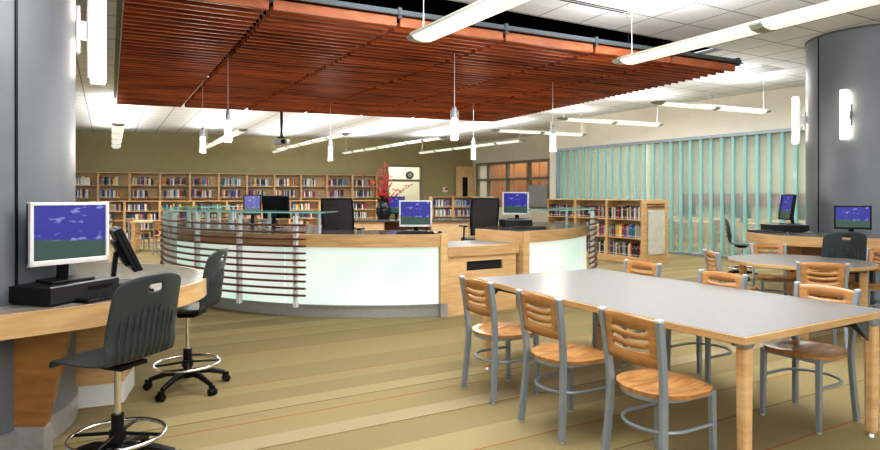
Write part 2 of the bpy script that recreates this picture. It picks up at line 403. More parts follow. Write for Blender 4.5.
# maple door leaf
p = on_back(464.5)
d = thing('door_1', 'light maple door leaf with narrow black vision pane', None, (*(p-h*.12), 0), ang); struct(d)
hh = EYE+30*24.7/F; ww = .84
mb = MB(); 
for (x0, x1, z0, z1) in ((-ww/2, -.14, 0, hh), (.09, ww/2, 0, hh), (-.14, .09, 0, 1.05), (-.14, .09, EYE+19*24.7/F, hh)): mb.box(((x0+x1)/2, 0, (z0+z1)/2), (x1-x0, .05, z1-z0))
mb.build('door_leaf', M['maple_pale'], d)
MB().box((-.025, 0, 1.62), (.23, .02, 1.2)).build('vision_pane', M['black'], d)
MB().tube([(.33, -.03, 1.0), (.33, -.09, 1.0), (.2, -.09, 1.0)], .014).build('door_handle', M['chrome'], d)
p = on_back(445)
t = thing('wall_sign', 'small white sign with a red corner on the olive wall left of the maple door', 'sign', (*(p-h*.02), EYE+6.5*24.5/F), ang)
MB().box((0, 0, 0), (.22, .02, .22)).build('sign_plate', M['white'], t, bevel=.003)
MB().box((.05, -.012, .03), (.11, .006, .11)).build('red_square', M['red'], t)
# wall above channel glass
gd = (G1-G0).normalized(); ga = math.atan2(gd.y, gd.x); gn = Vector((-gd.y, gd.x))
mb = MB(); wall_seg(mb, G0, G1+gd*2, zt+.06, CEIL); struct(mb.build('wall_right', M['beige_wall']), 'beige wall above the channel glass')
g = thing('window_3', 'tall wall of teal edged channel glass', 'window'); del g['category']; struct(g)
cc = (G0+G1)/2; GL = (G1-G0).length
mb = MB(); mb.box((*(G0+gd*(GL/2+1)), zt+.03), (GL+2, .16, .07), ga); mb.box((*(G0+gd*(GL/2+1)), .03), (GL+2, .14, .06), ga); mb.box((*G0, zt/2), (.08, .16, zt), ga)
mb.build('window_frame', M['steel'], g)
fins = [559.8, 565, 572, 578, 585, 592, 598.7, 606, 613, 620.7, 628.7, 636.6, 645, 653.7, 662.6, 671.8, 681.4, 691, 701.5, 711.7, 722.6, 733.8, 745.7, 757.9, 770, 783, 796.4]
fp = [on_line(x, G0, G1) for x in fins]
st = fp[-1]-fp[-2]; 
for i in range(1, 6): fp.append(fp[26]+st*i)
for i, p in enumerate(fp):
    MB().box((*(p+gn*-.02), zt/2+.03), (.066, .055, zt-.06), ga).build('glass_fin', M['fin'], g)
    if i+1 < len(fp):
        q = fp[i+1]; MB().box((*((p+q)/2+gn*.04), zt/2+.03), ((q-p).length-.05, .012, zt-.06), ga).build('channel_pane', M['blur'], g)
# room behind the glass
mb = MB(); wall_seg(mb, G0+gn*6.0-gd*2, G1+gn*6.0+gd*5, 0, CEIL)
wall_seg(mb, G0+gn*.15, G0+gn*6, 0, CEIL)
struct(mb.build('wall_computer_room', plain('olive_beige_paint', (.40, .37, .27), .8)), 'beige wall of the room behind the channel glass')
mb = MB(); wall_seg(mb, G0+gn*5.9-gd*2, G1+gn*5.9+gd*5, 1.05, 1.5, .04); struct(mb.build('trim_2', plain('maroon_band', (.16, .03, .03), .6)), 'maroon band on the wall behind the glass')

# ------------------------------------------------------------------ columns
def column(cx, cy, r, label, seam_angles, loc_h=CEIL):
    t = thing('round_column', label, 'column', (cx, cy, 0))
    mb = MB(); mb.lathe([(r, .16), (r, loc_h)], 96); mb.build('cladding', M['column'], t, smooth=60)
    mb = MB(); mb.lathe([(r+.005, 0), (r+.015, .01), (r+.015, .15), (r, .16)], 96); mb.build('base_ring', M['alu'], t, smooth=40)
    for a in seam_angles:
        MB().box((math.cos(a)*(r), math.sin(a)*(r), loc_h/2+.08), (.012, .014, loc_h-.17), a).build('seam_joint', M['black'], t)
    mb = MB(); mb.lathe([(r+.004, loc_h-.03), (r+.012, loc_h-.03), (r+.012, loc_h-.003), (r+.004, loc_h-.003)], 96); mb.build('top_collar', M['steel_dark'], t)
    return t
def seam(cx, cy, r, px):
    k = (px-CX)/F; # intersection of ray with circle (near)
    a = k*k+1; b = -2*(k*cx+cy); c = cx*cx+cy*cy-r*r; Y = (-b-math.sqrt(b*b-4*a*c))/(2*a)
    return math.atan2(Y-cy, k*Y-cx)
LC = (-3.16, 3.46, .905); RC = (6.07, 8.5, .76)
column(*LC, 'large round grey metal clad column at the left beside the curved desk', [seam(*LC, 16), seam(*LC, 16)+1.57, seam(*LC, 16)-1.57])
column(*RC, 'large round grey metal clad column at the right behind the curved desk', [seam(*RC, 818.5), seam(*RC, 818.5)+1.57, seam(*RC, 818.5)+3.1])
def sconce(C3, a, label, zb, zt_):
    cx, cy, r = C3
    t = thing('wall_sconce', label, 'wall lamp', (cx+math.cos(a)*r, cy+math.sin(a)*r, (zb+zt_)/2), a, 'tall tube sconces on the columns')
    H = zt_-zb
    MB().box((.012, 0, 0), (.024, .07, H*.45)).build('backplate', M['alu'], t, bevel=.003)
    MB().box((.045, 0, 0), (.05, .05, .12)).build('bracket', M['alu'], t, bevel=.003)
    MB().box((.075, 0, 0), (.02, .075, H*.92)).build('channel', M['alu'], t, bevel=.003)
    MB().box((.13, 0, 0), (.09, .09, H)).build('diffuser', M['sconce_glow'], t, bevel=.012)
    MB().box((.13, 0, -H/2-.006), (.07, .07, .012)).build('end_cap', M['white'], t, bevel=.003)
    ld = bpy.data.lights.new('sconce_lamp', 'AREA'); ld.shape = 'RECTANGLE'; ld.size = H*.9; ld.size_y = .04; ld.energy = 1.6; ld.color = (1, .84, .66)
    l = bpy.data.objects.new('sconce_lamp', ld); C.objects.link(l); l.parent = t; l.location = (.062, 0, 0); l.rotation_euler = (0, PI/2, 0)
    return t
def tangent(C3, side):
    cx, cy, r = C3; d = math.hypot(cx, cy); al = math.asin(r/d); return math.atan2(cy, cx)+side*(PI/2+al) if False else math.atan2(cy, cx)+PI+side*(PI/2-al)
sconce(LC, tangent(LC, 1)+.03, 'tall glowing tube sconce on the right side of the left grey column', 2.17, 2.86)
sconce(RC, seam(*RC, 848), 'tall glowing tube sconce on the front of the right grey column', 2.17, 2.83)
sconce(RC, tangent(RC, -1)-.02, 'tall glowing tube sconce on the left edge of the right grey column', 2.2, 2.9)

# ------------------------------------------------------------------ slatted canopy
NL, NR, FR, FL = Vector((-2.725, 5.122)), Vector((4.15, 8.47)), Vector((1.35, 14.2)), Vector((-6.18, 11.41))
can = thing('slatted_canopy', 'suspended canopy of dark red-brown cherry wood slats over the circulation desk', 'ceiling canopy', (0, 0, 0))
NS = 47; zb = 3.17
nearL = (NR-NL).length; farL = (FR-FL).length
mods = [(1.25+1.287*(k-1) if k else 0, 1.19*k) for k in range(7)]; mods[6] = (nearL, farL)
slots = [(mods[k], mods[k+1]) for k in range(6)]
for k, (a, b_) in enumerate(slots):
    mb = MB()
    for i in range(NS):
        t = i/(NS-1)
        def pt(s): 
            n_ = NL+(NR-NL)*(s[0]/nearL); f_ = FL+(FR-FL)*(s[1]/farL); return n_+(f_-n_)*t
        p, q = pt(a), pt(b_)
        d = q-p; L = d.length
        if k == 5: q = q + d.normalized()*(.0)
        if L < .12: continue
        g_ = .034; p = p+d.normalized()*g_; q = q-d.normalized()*g_; L = (q-p).length
        mb.box((*((p+q)/2), zb+.045), (L, .026, .09), math.atan2(d.y, d.x))
    mb.build('slat_panel', M['slat_wood'], can)
# fascia, channels and cross rails
def bar(mb, p, q, z0, z1, th):
    d = q-p; mb.box((*((p+q)/2), (z0+z1)/2), (d.length, th, z1-z0), math.atan2(d.y, d.x))
nd = (NR-NL).normalized(); nn = Vector((nd.y, -nd.x))
for k in range(6):
    a = NL+nd*(mods[k][0]+.02)+nn*.02; b_ = NL+nd*(mods[k+1][0]-.02)+nn*.02
    mb = MB(); bar(mb, a, b_, zb+.005, zb+.10, .03); mb.build('fascia_board', M['fascia'], can)
mb = MB(); bar(mb, NL+nn*.05-nd*.1, NR+nn*.05+nd*.06, zb+.105, zb+.165, .05); bar(mb, NL+nn*.05-nd*.1, NR+nn*.05+nd*.06, zb+.105, zb+.112, .12); mb.build('steel_channel', M['steel_dark'], can)
for k in range(0, 7):
    s = mods[k]; p = NL+nd*s[0]; q = FL+(FR-FL)*(s[1]/farL)
    mb = MB(); bar(mb, p, q, zb+.105, zb+.15, .05); mb.box((*(p+nn*.06), zb+.13), (.04, .05, .11), math.atan2(nd.y, nd.x)); mb.build('cross_rail', M['steel_dark'], can)
mb = MB(); bar(mb, NR+nn*.05, FR, zb+.105, zb+.165, .04); mb.build('steel_channel', M['steel_dark'], can)
mb = MB()
for k in (1, 3, 5):
    for t in (.1, .5, .9):
        n_ = NL+nd*mods[k][0]; f_ = FL+(FR-FL)*(mods[k][1]/farL); p = n_+(f_-n_)*t
        mb.tube([(*p, zb+.14), (*p, CEIL+.97)], .006, 6)
mb.build('hanger_rod', M['steel_dark'], can)

# ------------------------------------------------------------------ pendants
pend = [(202.7, 88, 153, 'pendant tube lamp hanging farthest left under the wooden canopy'), (228, 57.3, 142, 'larger looking pendant tube lamp second from the left under the canopy'),
        (330.5, 0, 160.7, 'pendant tube lamp hanging in front of the dark wall above the back bookcases'), (454.5, 54, 140, 'pendant tube lamp hanging above the white monitor of the desk, just left of another'),
        (473.5, 0, 159.5, 'small distant pendant tube lamp beside the corner of the olive wall'), (552.8, 0, 151.4, 'pendant tube lamp farthest right, at the edge of the canopy')]
pt0 = None
for px, yt, yb, lab in pend:
    Y = F*(zb-EYE)/(196-yt) if yt else .69*F/(196-yb)
    X = (px-CX)/F*Y; z0 = EYE+(196-yb)*Y/F
    if pt0 is None:
        t = thing('pendant_lamp', lab, 'pendant lamp', (X, Y, z0), 0, 'glowing glass tube pendants under the canopy'); pt0 = t
        MB().lathe([(.001, .02), (.036, .02), (.038, .03), (.038, .26), (.03, .27), (.001, .27)], 20).build('glowing_core', M['pend_glow'], t, smooth=40)
        MB().lathe([(.048, 0), (.052, 0), (.052, .36), (.048, .36)], 24).build('glass_tube', M['tube_glass'], t, smooth=40)
        MB().lathe([(.001, .27), (.030, .27), (.030, .37), (.024, .40), (.008, .42), (.001, .42)], 20).build('socket_cap', M['alu'], t, smooth=40)
        MB().tube([(0, 0, .41), (0, 0, zb-z0+.12)], .0045, 6).build('cable', M['steel_pale'], t)
        ld = bpy.data.lights.new('pendant_bulb', 'POINT'); ld.energy = 18; ld.shadow_soft_size = .05; ld.color = (1, .93, .82)
        l = bpy.data.objects.new('pendant_bulb', ld); C.objects.link(l); l.parent = t; l.location = (0, 0, -.08)
    else:
        dup(pt0, (X, Y, z0), 0, lab)

# ------------------------------------------------------------------ linear ceiling fixtures
def fixture(p, q, z, segs, label, w=.26, glow='fix_glow', drops=(0.04, .96), power=8.5):
    p, q = Vector(p), Vector(q); d = q-p; L = d.length; a = math.atan2(d.y, d.x)
    t = thing('linear_light', label, 'ceiling light', (*p, z), a, 'suspended linear light fixtures')
    prof = [(-w/2, .055), (-w/2, .035), (-w*.34, .004), (0, -.008), (w*.34, .004), (w/2, .035), (w/2, .055)]
    def ext(x0, x1, name, mat, sc=1, dz=0):
        mb = MB(); A = [mb.bm.verts.new((x0, y*sc, zz+dz)) for y, zz in prof]; B = [mb.bm.verts.new((x1, y*sc, zz+dz)) for y, zz in prof]
        for i in range(len(prof)): j = (i+1) % len(prof); mb.bm.faces.new((A[i], A[j], B[j], B[i]))
        mb.bm.faces.new(A); mb.bm.faces.new(B[::-1]); return mb.build(name, mat, t)
    ext(.12, L-.12, 'housing', M['fix_body'], 1.0, .006)
    sl = (L-.2)/segs
    for i in range(segs):
        ext(.1+i*sl+.05, .1+(i+1)*sl-.05, 'lens', M[glow], .93, -.008)
    for i in range(segs+1):
        c = .1+i*sl
        if i in (0, segs):
            x0, x1 = (0, .15) if i == 0 else (L-.15, L)
            mb = MB(); e = x0 if i == 0 else x1; f_ = x1 if i == 0 else x0
            A = [mb.bm.verts.new((e, y*.75, zz*.6+.02)) for y, zz in prof]; B = [mb.bm.verts.new((f_, y*1.03, zz)) for y, zz in prof]
            for k in range(len(prof)): j = (k+1) % len(prof); mb.bm.faces.new((A[k], A[j], B[j], B[k]))
            mb.bm.faces.new(A); mb.bm.faces.new(B[::-1]); mb.build('end_cap', M['fix_band'], t)
        else: ext(c-.06, c+.06, 'joint_band', M['fix_band'], 1.03, -.010)
    for s in drops:
        mb = MB(); mb.tube([(L*s, 0, .05), (L*s, 0, CEIL-z)], .003, 6); mb.lathe([(.001, CEIL-z-.03), (.03, CEIL-z-.012), (.03, CEIL-z)], 12, (L*s, 0, 0)); mb.build('cable', M['steel_pale'], t)
    ld = bpy.data.lights.new('uplight', 'AREA'); ld.shape = 'RECTANGLE'; ld.size = L*.95; ld.size_y = w*.7; ld.energy = power*L; ld.color = (.96, .98, 1)
    l = bpy.data.objects.new('uplight', ld); C.objects.link(l); l.parent = t; l.location = (L/2, 0, .075); l.rotation_euler = (PI, 0, 0)
    return t
def FP(px, py, z): 
    Y = F*(z-EYE)/(HY-py); return ((px-CX)/F*Y, Y)
Z1, ZF = 2.86, 3.0
def extend(p, q, L): p, q = Vector(p), Vector(q); return p+(q-p).normalized()*L
a = FP(415, 44, Z1); b_ = FP(510, 3, Z1); fixture(a, extend(a, b_, 4.0), Z1, 2, 'near linear light with putty end cap above the desk, nearer the canopy centre', .25, power=22)
a = FP(618, 66, Z1+.08); b_ = FP(860, 5.5, Z1+.08); fixture(a, extend(a, b_, 5.2), Z1+.08, 3, 'near long linear light crossing in front of the canopy corner at upper right', .27, power=22)
far = [((445, 138.3), (343, 154), 7, 'long distant linear light receding over the back bookcases toward the flowers'),
       ((524.7, 141), (418.9, 153.8), 5, 'long distant linear light receding past the maple door'),
       ((492.7, 131.3), (585, 136), 2, 'two lens linear light nearest the white pier left of the channel glass'),
       ((559.5, 120), (661, 126.5), 2, 'two lens linear light in the middle of three across the beige wall'),
       ((654, 104.3), (767.7, 113.7), 2, 'two lens linear light nearest the right column'),
       ((347.8, 135), (278, 150.5), 5, 'distant linear light receding beneath the ceiling projector'),
       ((286, 149), (273.8, 153), 2, 'short distant linear light left of the ceiling projector'),
       ((244, 131), (206, 148.3), 3, 'distant linear light behind the two leftmost pendants')]
for p, q, s, lab in far:
    fixture(FP(*p, ZF), FP(*q, ZF), ZF, s, lab, .22)
a = Vector(FP(118.3, 125.5, 2.98)); fixture(a, a+Vector((-.482, .88)).normalized()*7.4, 2.98, 4, 'linear light seen end on near the left column', .27)
# projector
px_ = (281/1.0-CX)/F
Y = 15.0; X = (281.5-CX)/F*Y
t = thing('ceiling_projector', 'grey projector on a black pole under the ceiling', 'projector', (X, Y, CEIL))
MB().tube([(0, 0, 0), (0, 0, -.78)], .035, 12).build('pole', M['black_matte'], t)
MB().box((0, 0, -.01), (.18, .18, .02)).build('ceiling_plate', M['black_matte'], t)
MB().box((0, 0, -.90), (.36, .28, .13)).build('projector_body', M['alu'], t, bevel=.02)
mb = MB(); mb.lathe([(.001, .03), (.05, .03), (.06, 0), (.06, -.03)], 16); o = mb.build('lens', M['black'], t, smooth=40); o.rotation_euler = (PI/2, 0, 0); o.location = (.08, -.15, -.90)
MB().box((0, 0, -.79), (.16, .16, .03)).build('mount_bracket', M['black_matte'], t)
# ceiling fittings
for px, py, lab in ((609, 4, 'slim black slot air diffuser in the ceiling at the top'),):
    p = FP(590, 4, CEIL); 
    t = thing('air_diffuser', lab, 'ceiling vent', (*p, CEIL-.004), TH)
    MB().box((0, 0, 0), (1.2, .13, .01)).build('vent_frame', M['white'], t)
    for k in (-1, 1): MB().box((0, k*.028, -.006), (1.15, .03, .006)).build('vent_slot', M['black'], t)
p = FP(756, 70, CEIL); t = thing('return_air_grille', 'flat grey square return air grille in the ceiling left of the right column', 'ceiling vent', (*p, CEIL-.004), TH)
MB().box((0, 0, 0), (.64, .64, .012)).build('vent_frame', M['white'], t)
mb = MB()
for i in range(12): mb.box((0, -.27+.049*i, -.008), (.56, .03, .006))
mb.build('vent_louvre', M['alu'], t)
for i, (px, py, lab) in enumerate(((628, 13.3, 'small ceiling sprinkler head beside the fixture cable at the top right'), (712, 95, 'small ceiling sprinkler head above the channel glass'))):
    p = FP(px, py, CEIL); t = thing('sprinkler_head', lab, 'sprinkler', (*p, CEIL))
    MB().lathe([(.001, 0), (.035, 0), (.035, -.008), (.01, -.012), (.01, -.05), (.001, -.05)], 12).build('escutcheon', M['alu'], t, smooth=40)
    MB().lathe([(.001, -.05), (.025, -.052), (.025, -.056), (.001, -.056)], 12).build('deflector', M['alu'], t)

# ------------------------------------------------------------------ dining chair
def make_chair(label):
    t = thing('reading_chair', label, 'chair')
    prof = [(-.197, 0), (-.180, .2), (-.168, .40), (-.172, .5), (-.190, .66), (-.214, .806)]
    hw = lambda z: .172+.02*max(0, 1-z/.4)+.016*max(0, (z-.42)/.4)
    for s in (-1, 1):
        pr = catmull(prof, 4)
        rp = MB().tube([(s*hw(z), y, z+.012) for y, z in pr], .0135, square=True, rb=.019).build('rear_post', M['steel'], t, bevel=.003)
        MB().box((s*.1885, -.216, .826), (.031, .042, .018)).build('post_cap', M['steel_pale'], rp, bevel=.006)
        fl = MB().tube([(s*.172, .185, .438), (s*.176, .192, .012)], [.0155, .0135], square=True).build('front_leg', M['steel'], t, bevel=.003)
        MB().lathe([(.001, 0), (.012, 0), (.014, .012), (.001, .012)], 12, (s*.176, .192, 0)).build('glide', M['steel_pale'], fl)
        MB().lathe([(.001, 0), (.012, 0), (.014, .012), (.001, .012)], 12, (s*.191, -.197, 0)).build('glide', M['steel_pale'], rp)
    # seat: D-shaped saddle
    mb = MB(); N, Mr = 40, 8
    def edge(a):
        c, s_ = math.cos(a), math.sin(a); e = 3.2 if s_ > 0 else 2.1
        r = (abs(c)**e+abs(s_)**e)**(-1/e); return r*c*.222, r*s_*.213
    rings = []
    for j in range(Mr+1):
        f = j/Mr; ring = []
        for k in range(N):
            x, y = edge(2*PI*k/N); x *= f; y *= f
            z = .463 - .016*math.exp(-((abs(x)-.09)/.07)**2)*math.exp(-((y+.02)/.14)**2)*(1-f**6) + .006*math.exp(-(x/.035)**2)*max(0, min(1, (y+.05)/.15)) - (.006 if j == Mr else 0)
            ring.append(mb.bm.verts.new((x, y+.01, z)))
        rings.append(ring)
    for j in range(Mr):
        for k in range(N):
            k2 = (k+1) % N
            try: mb.bm.faces.new((rings[j][k], rings[j][k2], rings[j+1][k2], rings[j+1][k]))
            except ValueError: pass
    bot = [mb.bm.verts.new((v.co.x*.97, (v.co.y-.01)*.97+.01, .434)) for v in rings[-1]]
    for k in range(N): k2 = (k+1) % N; mb.bm.faces.new((rings[-1][k], rings[-1][k2], bot[k2], bot[k]))
    mb.bm.faces.new(bot)
    mb.build('seat', M['chair_wood'], t, smooth=50)
    # seat frame & lower ring
    def upath(ry, w, yf, yb, z):
        pts = [(-w, yf, z), (-w, 0, z)]
        for k in range(0, 13):
            a = PI+PI*k/12; pts.append((w*math.cos(a), -.02+(yb+.02)*-math.sin(a), z))
        return pts+[(w, 0, z), (w, yf, z)]
    MB().tube(upath(0, .172, .185, -.185, .425), .011, square=True).build('seat_frame', M['steel'], t)
    MB().tube([(-.172, .185, .425), (.172, .185, .425)], .011, square=True).build('seat_frame', M['steel'], t)
    MB().tube(upath(0, .175, .188, -.18, .265), .010, 8).build('stretcher', M['steel'], t, smooth=40)
    # backrest
    mb = MB(); nx = 24; zs = [.59, .625, .657, .675, .704, .721, .750, .767, .802, .835]
    V = {}
    for i in range(nx+1):
        x = -.176+.352*i/nx; u = x/.176
        for j, z in enumerate(zs):
            zz = z
            if 2 <= j <= 7: zz = z - .012*(1-min(1, abs(x)/.128)**2)+.005
            if j >= 8: zz = z + (.012 if j == 9 else .004)*(1-u*u)-(.014 if j == 9 else .004)
            if j == 0: zz = z - .004*(1-u*u)
            y = -.176-(zz-.5)*.125 - .018*(1-u*u) + .006
            V[i, j] = mb.bm.verts.new((x, y, zz))
    for i in range(nx):
        xm = abs(-.178+.356*(i+.5)/nx)
        for j in range(len(zs)-1):
            if j in (2, 4, 6) and xm < .122: continue
            mb.bm.faces.new((V[i, j], V[i+1, j], V[i+1, j+1], V[i, j+1]))
    br = mb.build('backrest', M['back_wood'], t, solid=.013, smooth=22)
    for s in (-1, 1):
        MB().lathe([(.001, -.004), (.006, -.003), (.006, 0)], 10).build('bolt', M['chrome'], br, loc=(s*.158, -.208, .66)).rotation_euler = (PI/2, 0, 0)
    return t
GT = 'wood and grey steel reading chairs around the tables'
ch0 = make_chair('slot-back wooden chair pulled to the near side of the long table, farthest left of three')
ch0['group'] = GT
ch0.location = (.275+D2.x*.19, 4.26+D2.y*.19, 0); ch0.rotation_euler = (0, 0, face(*D2))
def chair(mid_rear, fd, lab):
    f_ = Vector(fd).normalized(); dup(ch0, (mid_rear[0]+f_.x*.19, mid_rear[1]+f_.y*.19, 0), face(*f_), lab, GT)
chair((.61, 3.61), D2, 'slot-back wooden chair at the near side of the long table, middle of three')
chair((.967, 3.01), D2, 'slot-back wooden chair nearest the camera, in front of the long grey table')
chair((2.51, 3.92), -D2, 'slot-back wooden chair at the far side of the long table, seat visible beneath the top')
chair((2.16, 4.62), -D2, 'slot-back wooden chair behind the middle of the long table, only its backrest showing')
chair((1.79, 5.36), -D2, 'slot-back wooden chair behind the far end of the long table, nearest the low bookcase')
RT = Vector((3.8, 6.35))
def rchair(px, ztopy, lab, dirv=None):
    Y = F*(EYE-.835)/(ztopy-HY); top = Vector(((px-CX)/F*Y, Y)); d_ = Vector(dirv).normalized() if dirv else (RT-top).normalized()
    chair(top+d_*.02, d_, lab)
rchair(822.5, 262, 'slot-back wooden chair on the near side of the round table, behind the long table')
rchair(711.5, 250.5, 'slot-back wooden chair seen edge on at the left of the round table')
rchair(768, 243.5, 'slot-back wooden chair on the far side of the round table facing the camera')
rchair(884, 249.5, 'slot-back wooden chair at the right of the round table, cut by the photo edge')

# ------------------------------------------------------------------ tables
TC = [Vector((.30, 5.0)), Vector((1.466, 2.88)), Vector((2.68, 3.58)), Vector((1.47, 5.65))]
def bow(p, q, amt, n=14):
    d = q-p; nn_ = Vector((d.y, -d.x)).normalized()
    return [tuple(p+d*(i/n)+nn_*amt*(1-(2*i/n-1)**2)) for i in range(n)]
def outward(pts, amt): 
    c = sum(pts, Vector((0, 0)))/len(pts)
    return c
poly = bow(TC[1], TC[2], .0, 2)+bow(TC[2], TC[3], .02)+bow(TC[3], TC[0], .0, 2)+bow(TC[0], TC[1], -.0)
# near long edge bows outward
d = TC[1]-TC[0]; nrm = Vector((d.y, -d.x)).normalized()
if nrm.dot(Vector((1, .5))) > 0: nrm = -nrm
near = [tuple(TC[0]+d*(i/14)+nrm*.055*(1-(2*i/14-1)**2)) for i in range(14)]
poly = near+[tuple(TC[1]), tuple(TC[2])]+[tuple(TC[3])]
t = thing('reading_table', 'long rectangular reading table with speckled grey top and maple edge', 'table', (0, 0, 0))
cc = sum(TC, Vector((0, 0)))/4
ins = [tuple(Vector(p)+(cc-Vector(p)).normalized()*.012) for p in poly]
MB().prism(poly, .700, .7385).build('edge_band', M['maple_h'], t, bevel=.003)
MB().prism(ins, .7385, .7405).build('table_top', M['lam'], t)
e1 = (TC[1]-TC[0]).normalized(); e2 = (TC[2]-TC[1]).normalized()
lp = [TC[0]+e1*.11+e2*.035, TC[1]-e1*.085+e2*.12, TC[2]-e1*.035-e2*.13, TC[3]+e1*.17-e2*.12]
for p in lp:
    MB().box((*p, .34), (.066, .066, .64), TH, taper=.88).build('leg', M['maple'], t, bevel=.016)
    MB().lathe([(.001, 0), (.022, 0), (.018, .02), (.001, .02)], 12, (*p, 0)).build('leveling_foot', M['chrome'], t)
    MB().lathe([(.001, .66), (.04, .66), (.046, .672), (.046, .70), (.001, .70)], 16, (*p, 0)).build('leg_collar', M['steel'], t, smooth=40)
mb = MB()
for a, b_ in ((lp[0], lp[1]), (lp[3], lp[2])):
    bar(mb, a+e2*(.05 if a is lp[0] else -.05), b_+e2*(.05 if a is lp[0] else -.05), .655, .70, .025)
for a, b_, s in ((lp[0], lp[3], 1), (lp[1], lp[2], -1)): bar(mb, a+e1*.06*s, b_+e1*.06*s, .655, .70, .025)
mb.build('apron_rail', M['steel_dark'], t)
for i, p in enumerate(lp):
    if i == 1: continue
    mb = MB()
    for v in ((e1 if i in (0, 3) else -e1), (e2 if i in (0, 1) else -e2)):
        a = math.atan2(v.y, v.x)
        q0 = Vector((*p, .70)); 
        A = [q0+Vector((*(v*.04), 0)), q0+Vector((*(v*.20), 0)), q0+Vector((*(v*.14), -.05)), q0+Vector((*(v*.04), -.13))]
        n3 = Vector((-v.y, v.x, 0))*.004
        lo = [mb.bm.verts.new(x-n3) for x in A]; hi = [mb.bm.verts.new(x+n3) for x in A]
        mb.bm.faces.new(lo); mb.bm.faces.new(hi[::-1])
        for k in range(4): mb.bm.faces.new((lo[k], lo[(k+1) % 4], hi[(k+1) % 4], hi[k]))
    mb.build('corner_bracket', M['steel_dark'], t)

t = thing('round_table', 'round reading table with grey top and maple edge in front of the right column', 'table', (*RT, 0))
MB().lathe([(.001, .702), (.67, .702), (.68, .708), (.68, .734), (.676, .7385), (.001, .7385)], 64).build('edge_band', M['maple_h'], t, smooth=40)
MB().lathe([(.001, .7385), (.664, .7385), (.664, .7405), (.001, .7405)], 64).build('table_top', M['lam'], t)
for a in (2.35, -2.02, -.70, 1.0):
    p = Vector((math.cos(a), math.sin(a)))*.56
    MB().box((*p, .34), (.07, .07, .64), a, taper=.9).build('leg', M['maple'], t, bevel=.014)
    MB().lathe([(.001, 0), (.022, 0), (.018, .02), (.001, .02)], 12, (*p, 0)).build('leveling_foot', M['chrome'], t)
    MB().box((*p, .68), (.075, .075, .04), a).build('leg_collar', M['steel'], t)
mb = MB(); mb.box((0, 0, .68), (.95, .03, .035), 2.35); mb.box((0, 0, .68), (.95, .03, .035), .9); mb.build('apron_rail', M['steel_dark'], t)

